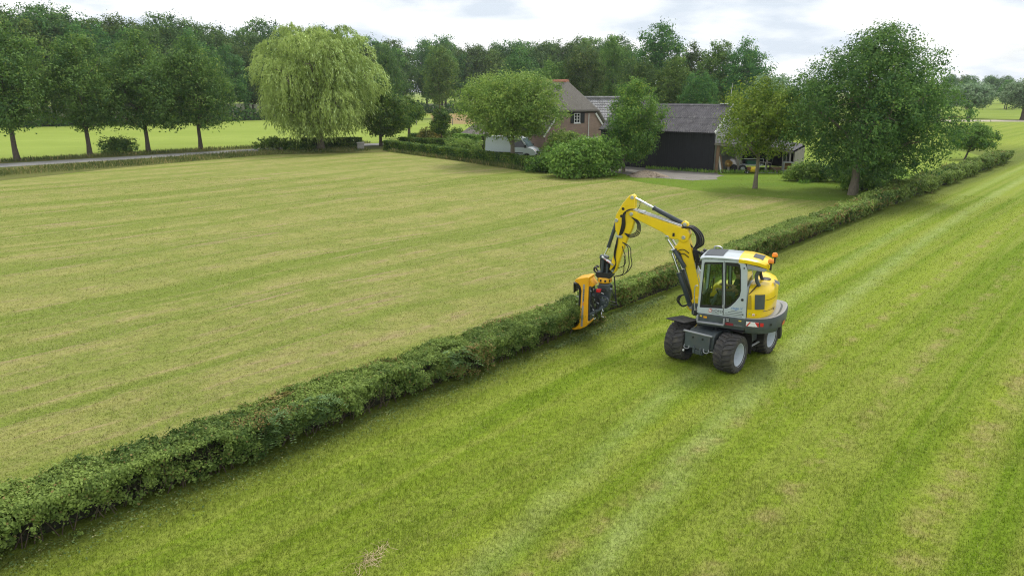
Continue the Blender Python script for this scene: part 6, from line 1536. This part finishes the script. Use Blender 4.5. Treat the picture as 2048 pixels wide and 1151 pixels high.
hc('valve_block', MB().box(3.72, 3.86, 0.02, 0.14, 1.44, 1.54), M_RED, 0.012)
hc('valve_body', MB().box(3.87, 4.0, 0.0, 0.12, 1.42, 1.52).box(3.60, 3.71, 0.0, 0.1, 1.46, 1.54), M_BLK, 0.01)
rr = random.Random(15)
for k in range(9):
    a = Vector((rr.uniform(3.6, 4.02), rr.uniform(0.05, 0.14), rr.uniform(1.38, 1.56))); b = Vector((rr.uniform(3.72, 4.03), rr.uniform(0.05, 0.14), rr.uniform(0.62, 1.2)))
    c_ = a.lerp(b, 0.5) + Vector((rr.uniform(-.14, .14), rr.uniform(0.02, 0.12), rr.uniform(-.1, .1)))
    MB().tube(spline([a, a.lerp(c_, 0.5) + Vector((rr.uniform(-.06, .06), 0.03, 0.05)), c_, b], 5), 0.013, 6).build('hose', M_HOSE, HC)
for k in range(13):
    x, z = rr.uniform(3.62, 4.05), rr.choice((rr.uniform(1.40, 1.60), rr.uniform(0.60, 1.2))); d_ = Vector((rr.uniform(-1, 1), 0.3, rr.uniform(-1, 1))).normalized() * 0.04
    p = Vector((x, 0.15, z)); MB().cyl(p - d_, p + d_, 0.014, 8).build('fitting', M_PIPE, HC)
hc('parking_leg', MB().tube([(3.39, BY + .05, 1.92), (3.30, BY + .05, 1.10)], 0.022, 8).tube([(3.46, BY + .05, 1.50), (3.25, BY + .05, 1.02)], 0.016, 8).tube([(3.25, BY + .05, 1.03), (3.58, BY + .05, 1.02)], 0.016, 8).tube([(3.32, BY + .02, 1.10), (3.56, BY + .12, 1.16)], 0.014, 8), M_BLK)

# ------------------------------------------------------------------ the driver
PE = thing('person', 'driver in a dark T-shirt sitting in the excavator cab, hand on the controls', 'person', (6.10, 19.78, 0.0), R(154))
M_SKIN = m_plain('skin', (0.42, 0.24, 0.16), 0.55, var=0.06); M_SHIRT = m_plain('dark shirt', (0.035, 0.06, 0.05), 0.85, var=0.15, scale=12); M_PANT = m_plain('work trousers', (0.09, 0.12, 0.14), 0.85, var=0.15, scale=12); M_HAIR = m_plain('brown hair', (0.05, 0.032, 0.02), 0.7, var=0.3, scale=30)
def skin_obj(name, verts, edges, mat, parent, root=0, sub=2):
    bm = bmesh.new(); ly = bm.verts.layers.skin.verify(); vv = []
    for i, (x, y, z, r_) in enumerate(verts):
        v = bm.verts.new((x, y, z)); rx, ry_ = (r_ if isinstance(r_, tuple) else (r_, r_)); v[ly].radius = (rx, ry_); v[ly].use_root = (i == root); vv.append(v)
    for a, b in edges: bm.edges.new((vv[a], vv[b]))
    me = bpy.data.meshes.new(name); bm.to_mesh(me); bm.free(); me.materials.append(mat)
    o = link(bpy.data.objects.new(name, me), parent)
    sk_ = o.modifiers.new('skin', 'SKIN'); sk_.use_smooth_shade = True
    ss = o.modifiers.new('sub', 'SUBSURF'); ss.levels = sub; ss.render_levels = sub
    return o
py = 0.61
V_ = [(-0.36, py, 2.00, 0.13), (-0.37, py, 2.20, 0.12), (-0.37, py, 2.40, 0.11), (-0.345, py, 2.50, 0.05), (-0.33, py, 2.57, 0.062), (-0.30, py, 2.68, 0.092), (-0.30, py, 2.77, 0.075)]
E_ = [(0, 1), (1, 2), (2, 3), (3, 4), (4, 5), (5, 6)]
for s_ in (1, -1):
    n_ = len(V_)
    V_ += [(-0.37, py + s_*0.17, 2.42, 0.065), (-0.24, py + s_*0.24, 2.18, 0.045), (-0.05, py + s_*0.28, 2.17, 0.036), (0.08, py + s_*0.31, 2.19, 0.028),
           (-0.24, py + s_*0.10, 1.98, 0.085), (0.10, py + s_*0.14, 2.02, 0.065), (0.22, py + s_*0.15, 1.80, 0.05), (0.26, py + s_*0.15, 1.64, 0.04), (0.38, py + s_*0.16, 1.60, 0.035)]
    E_ += [(2, n_), (n_, n_+1), (n_+1, n_+2), (n_+2, n_+3), (0, n_+4), (n_+4, n_+5), (n_+5, n_+6), (n_+6, n_+7), (n_+7, n_+8)]
body = skin_obj('body', V_, E_, M_SKIN, PE)
skin_obj('shirt', [(-0.36, py, 2.02, 0.145), (-0.37, py, 2.20, 0.135), (-0.37, py, 2.41, 0.125), (-0.37, py + .17, 2.43, 0.078), (-0.30, py + .21, 2.30, 0.062), (-0.37, py - .17, 2.43, 0.078), (-0.30, py - .21, 2.30, 0.062)], [(0, 1), (1, 2), (2, 3), (3, 4), (2, 5), (5, 6)], M_SHIRT, PE)
skin_obj('trousers', [(-0.36, py, 1.98, 0.145), (-0.22, py + .10, 1.985, 0.098), (0.11, py + .14, 2.025, 0.076), (0.225, py + .15, 1.80, 0.062), (0.26, py + .15, 1.67, 0.055), (-0.22, py - .10, 1.985, 0.098), (0.11, py - .14, 2.025, 0.076), (0.225, py - .15, 1.80, 0.062), (0.26, py - .15, 1.67, 0.055)], [(0, 1), (1, 2), (2, 3), (3, 4), (0, 5), (5, 6), (6, 7), (7, 8)], M_PANT, PE)
MB().lathe([(0.0, 2.80), (0.06, 2.79), (0.092, 2.75), (0.103, 2.70), (0.10, 2.65), (0.085, 2.60)], 18, 'z', (-0.322, py, 0)).build('hair', M_HAIR, PE)
MB().tube([(-0.215, py, 2.69), (-0.192, py, 2.655), (-0.215, py, 2.645)], [0.012, 0.016, 0.008], 8).build('nose', M_SKIN, PE)
for s_ in (1, -1):
    MB().lathe([(0.0, -0.012), (0.02, -0.006), (0.03, 0.0), (0.02, 0.006), (0, 0.012)], 10, 'y', (-0.315, py + s_*0.10, 2.665)).build('ear', M_SKIN, PE)
    MB().lathe([(0.0, -0.01), (0.01, 0.0), (0.0, 0.01)], 8, 'x', (-0.218, py + s_*0.032, 2.695)).build('eye', M_HAIR, PE)
    hd = MB(); q = Vector((0.09, py + s_*0.313, 2.19))
    hd.box(q.x - .02, q.x + .06, q.y - .035, q.y + .035, q.z - .012, q.z + .016)
    for k in range(4):
        yy = q.y - .028 + k * .0185; L_ = (0.055, 0.065, 0.062, 0.05)[k]
        hd.tube([(q.x + .055, yy, q.z), (q.x + .055 + L_*.5, yy, q.z - .01), (q.x + .06 + L_*.55, yy, q.z - .03), (q.x + .045, yy, q.z - .04)], [0.009, 0.009, 0.008, 0.006], 6)
    hd.tube([(q.x - .005, q.y - s_*.035, q.z), (q.x + .03, q.y - s_*.06, q.z - .01), (q.x + .055, q.y - s_*.05, q.z - .03)], [0.011, 0.010, 0.007], 6)
    hd.build('hand', M_SKIN, PE)
    MB().tube(spline([(0.23, py + s_*.15, 1.60), (0.30, py + s_*.155, 1.605), (0.43, py + s_*.16, 1.59)], 4), [0.055, 0.055, 0.055, 0.052, 0.05, 0.047, 0.045, 0.042, 0.03], 10).build('shoe', M_BLK, PE)

# ------------------------------------------------------------------ the air: thin summer haze round everything
hz_ = MB().box(-1900, 1900, -300, 2700, -1.0, 34.0).build('haze', None, smooth=False)
hm = bpy.data.materials.new('thin haze'); hm.use_nodes = True; hm.node_tree.nodes.clear()
ho = hm.node_tree.nodes.new('ShaderNodeOutputMaterial'); hv = hm.node_tree.nodes.new('ShaderNodeVolumePrincipled')
hv.inputs['Color'].default_value = (0.90, 0.94, 1.0, 1); hv.inputs['Density'].default_value = 0.00016; hv.inputs['Anisotropy'].default_value = 0.2
hm.node_tree.links.new(hv.outputs[0], ho.inputs['Volume'])
hz_.data.materials.append(hm); tag(hz_, 'thin pale summer haze over the fields', 'haze', kind='stuff')
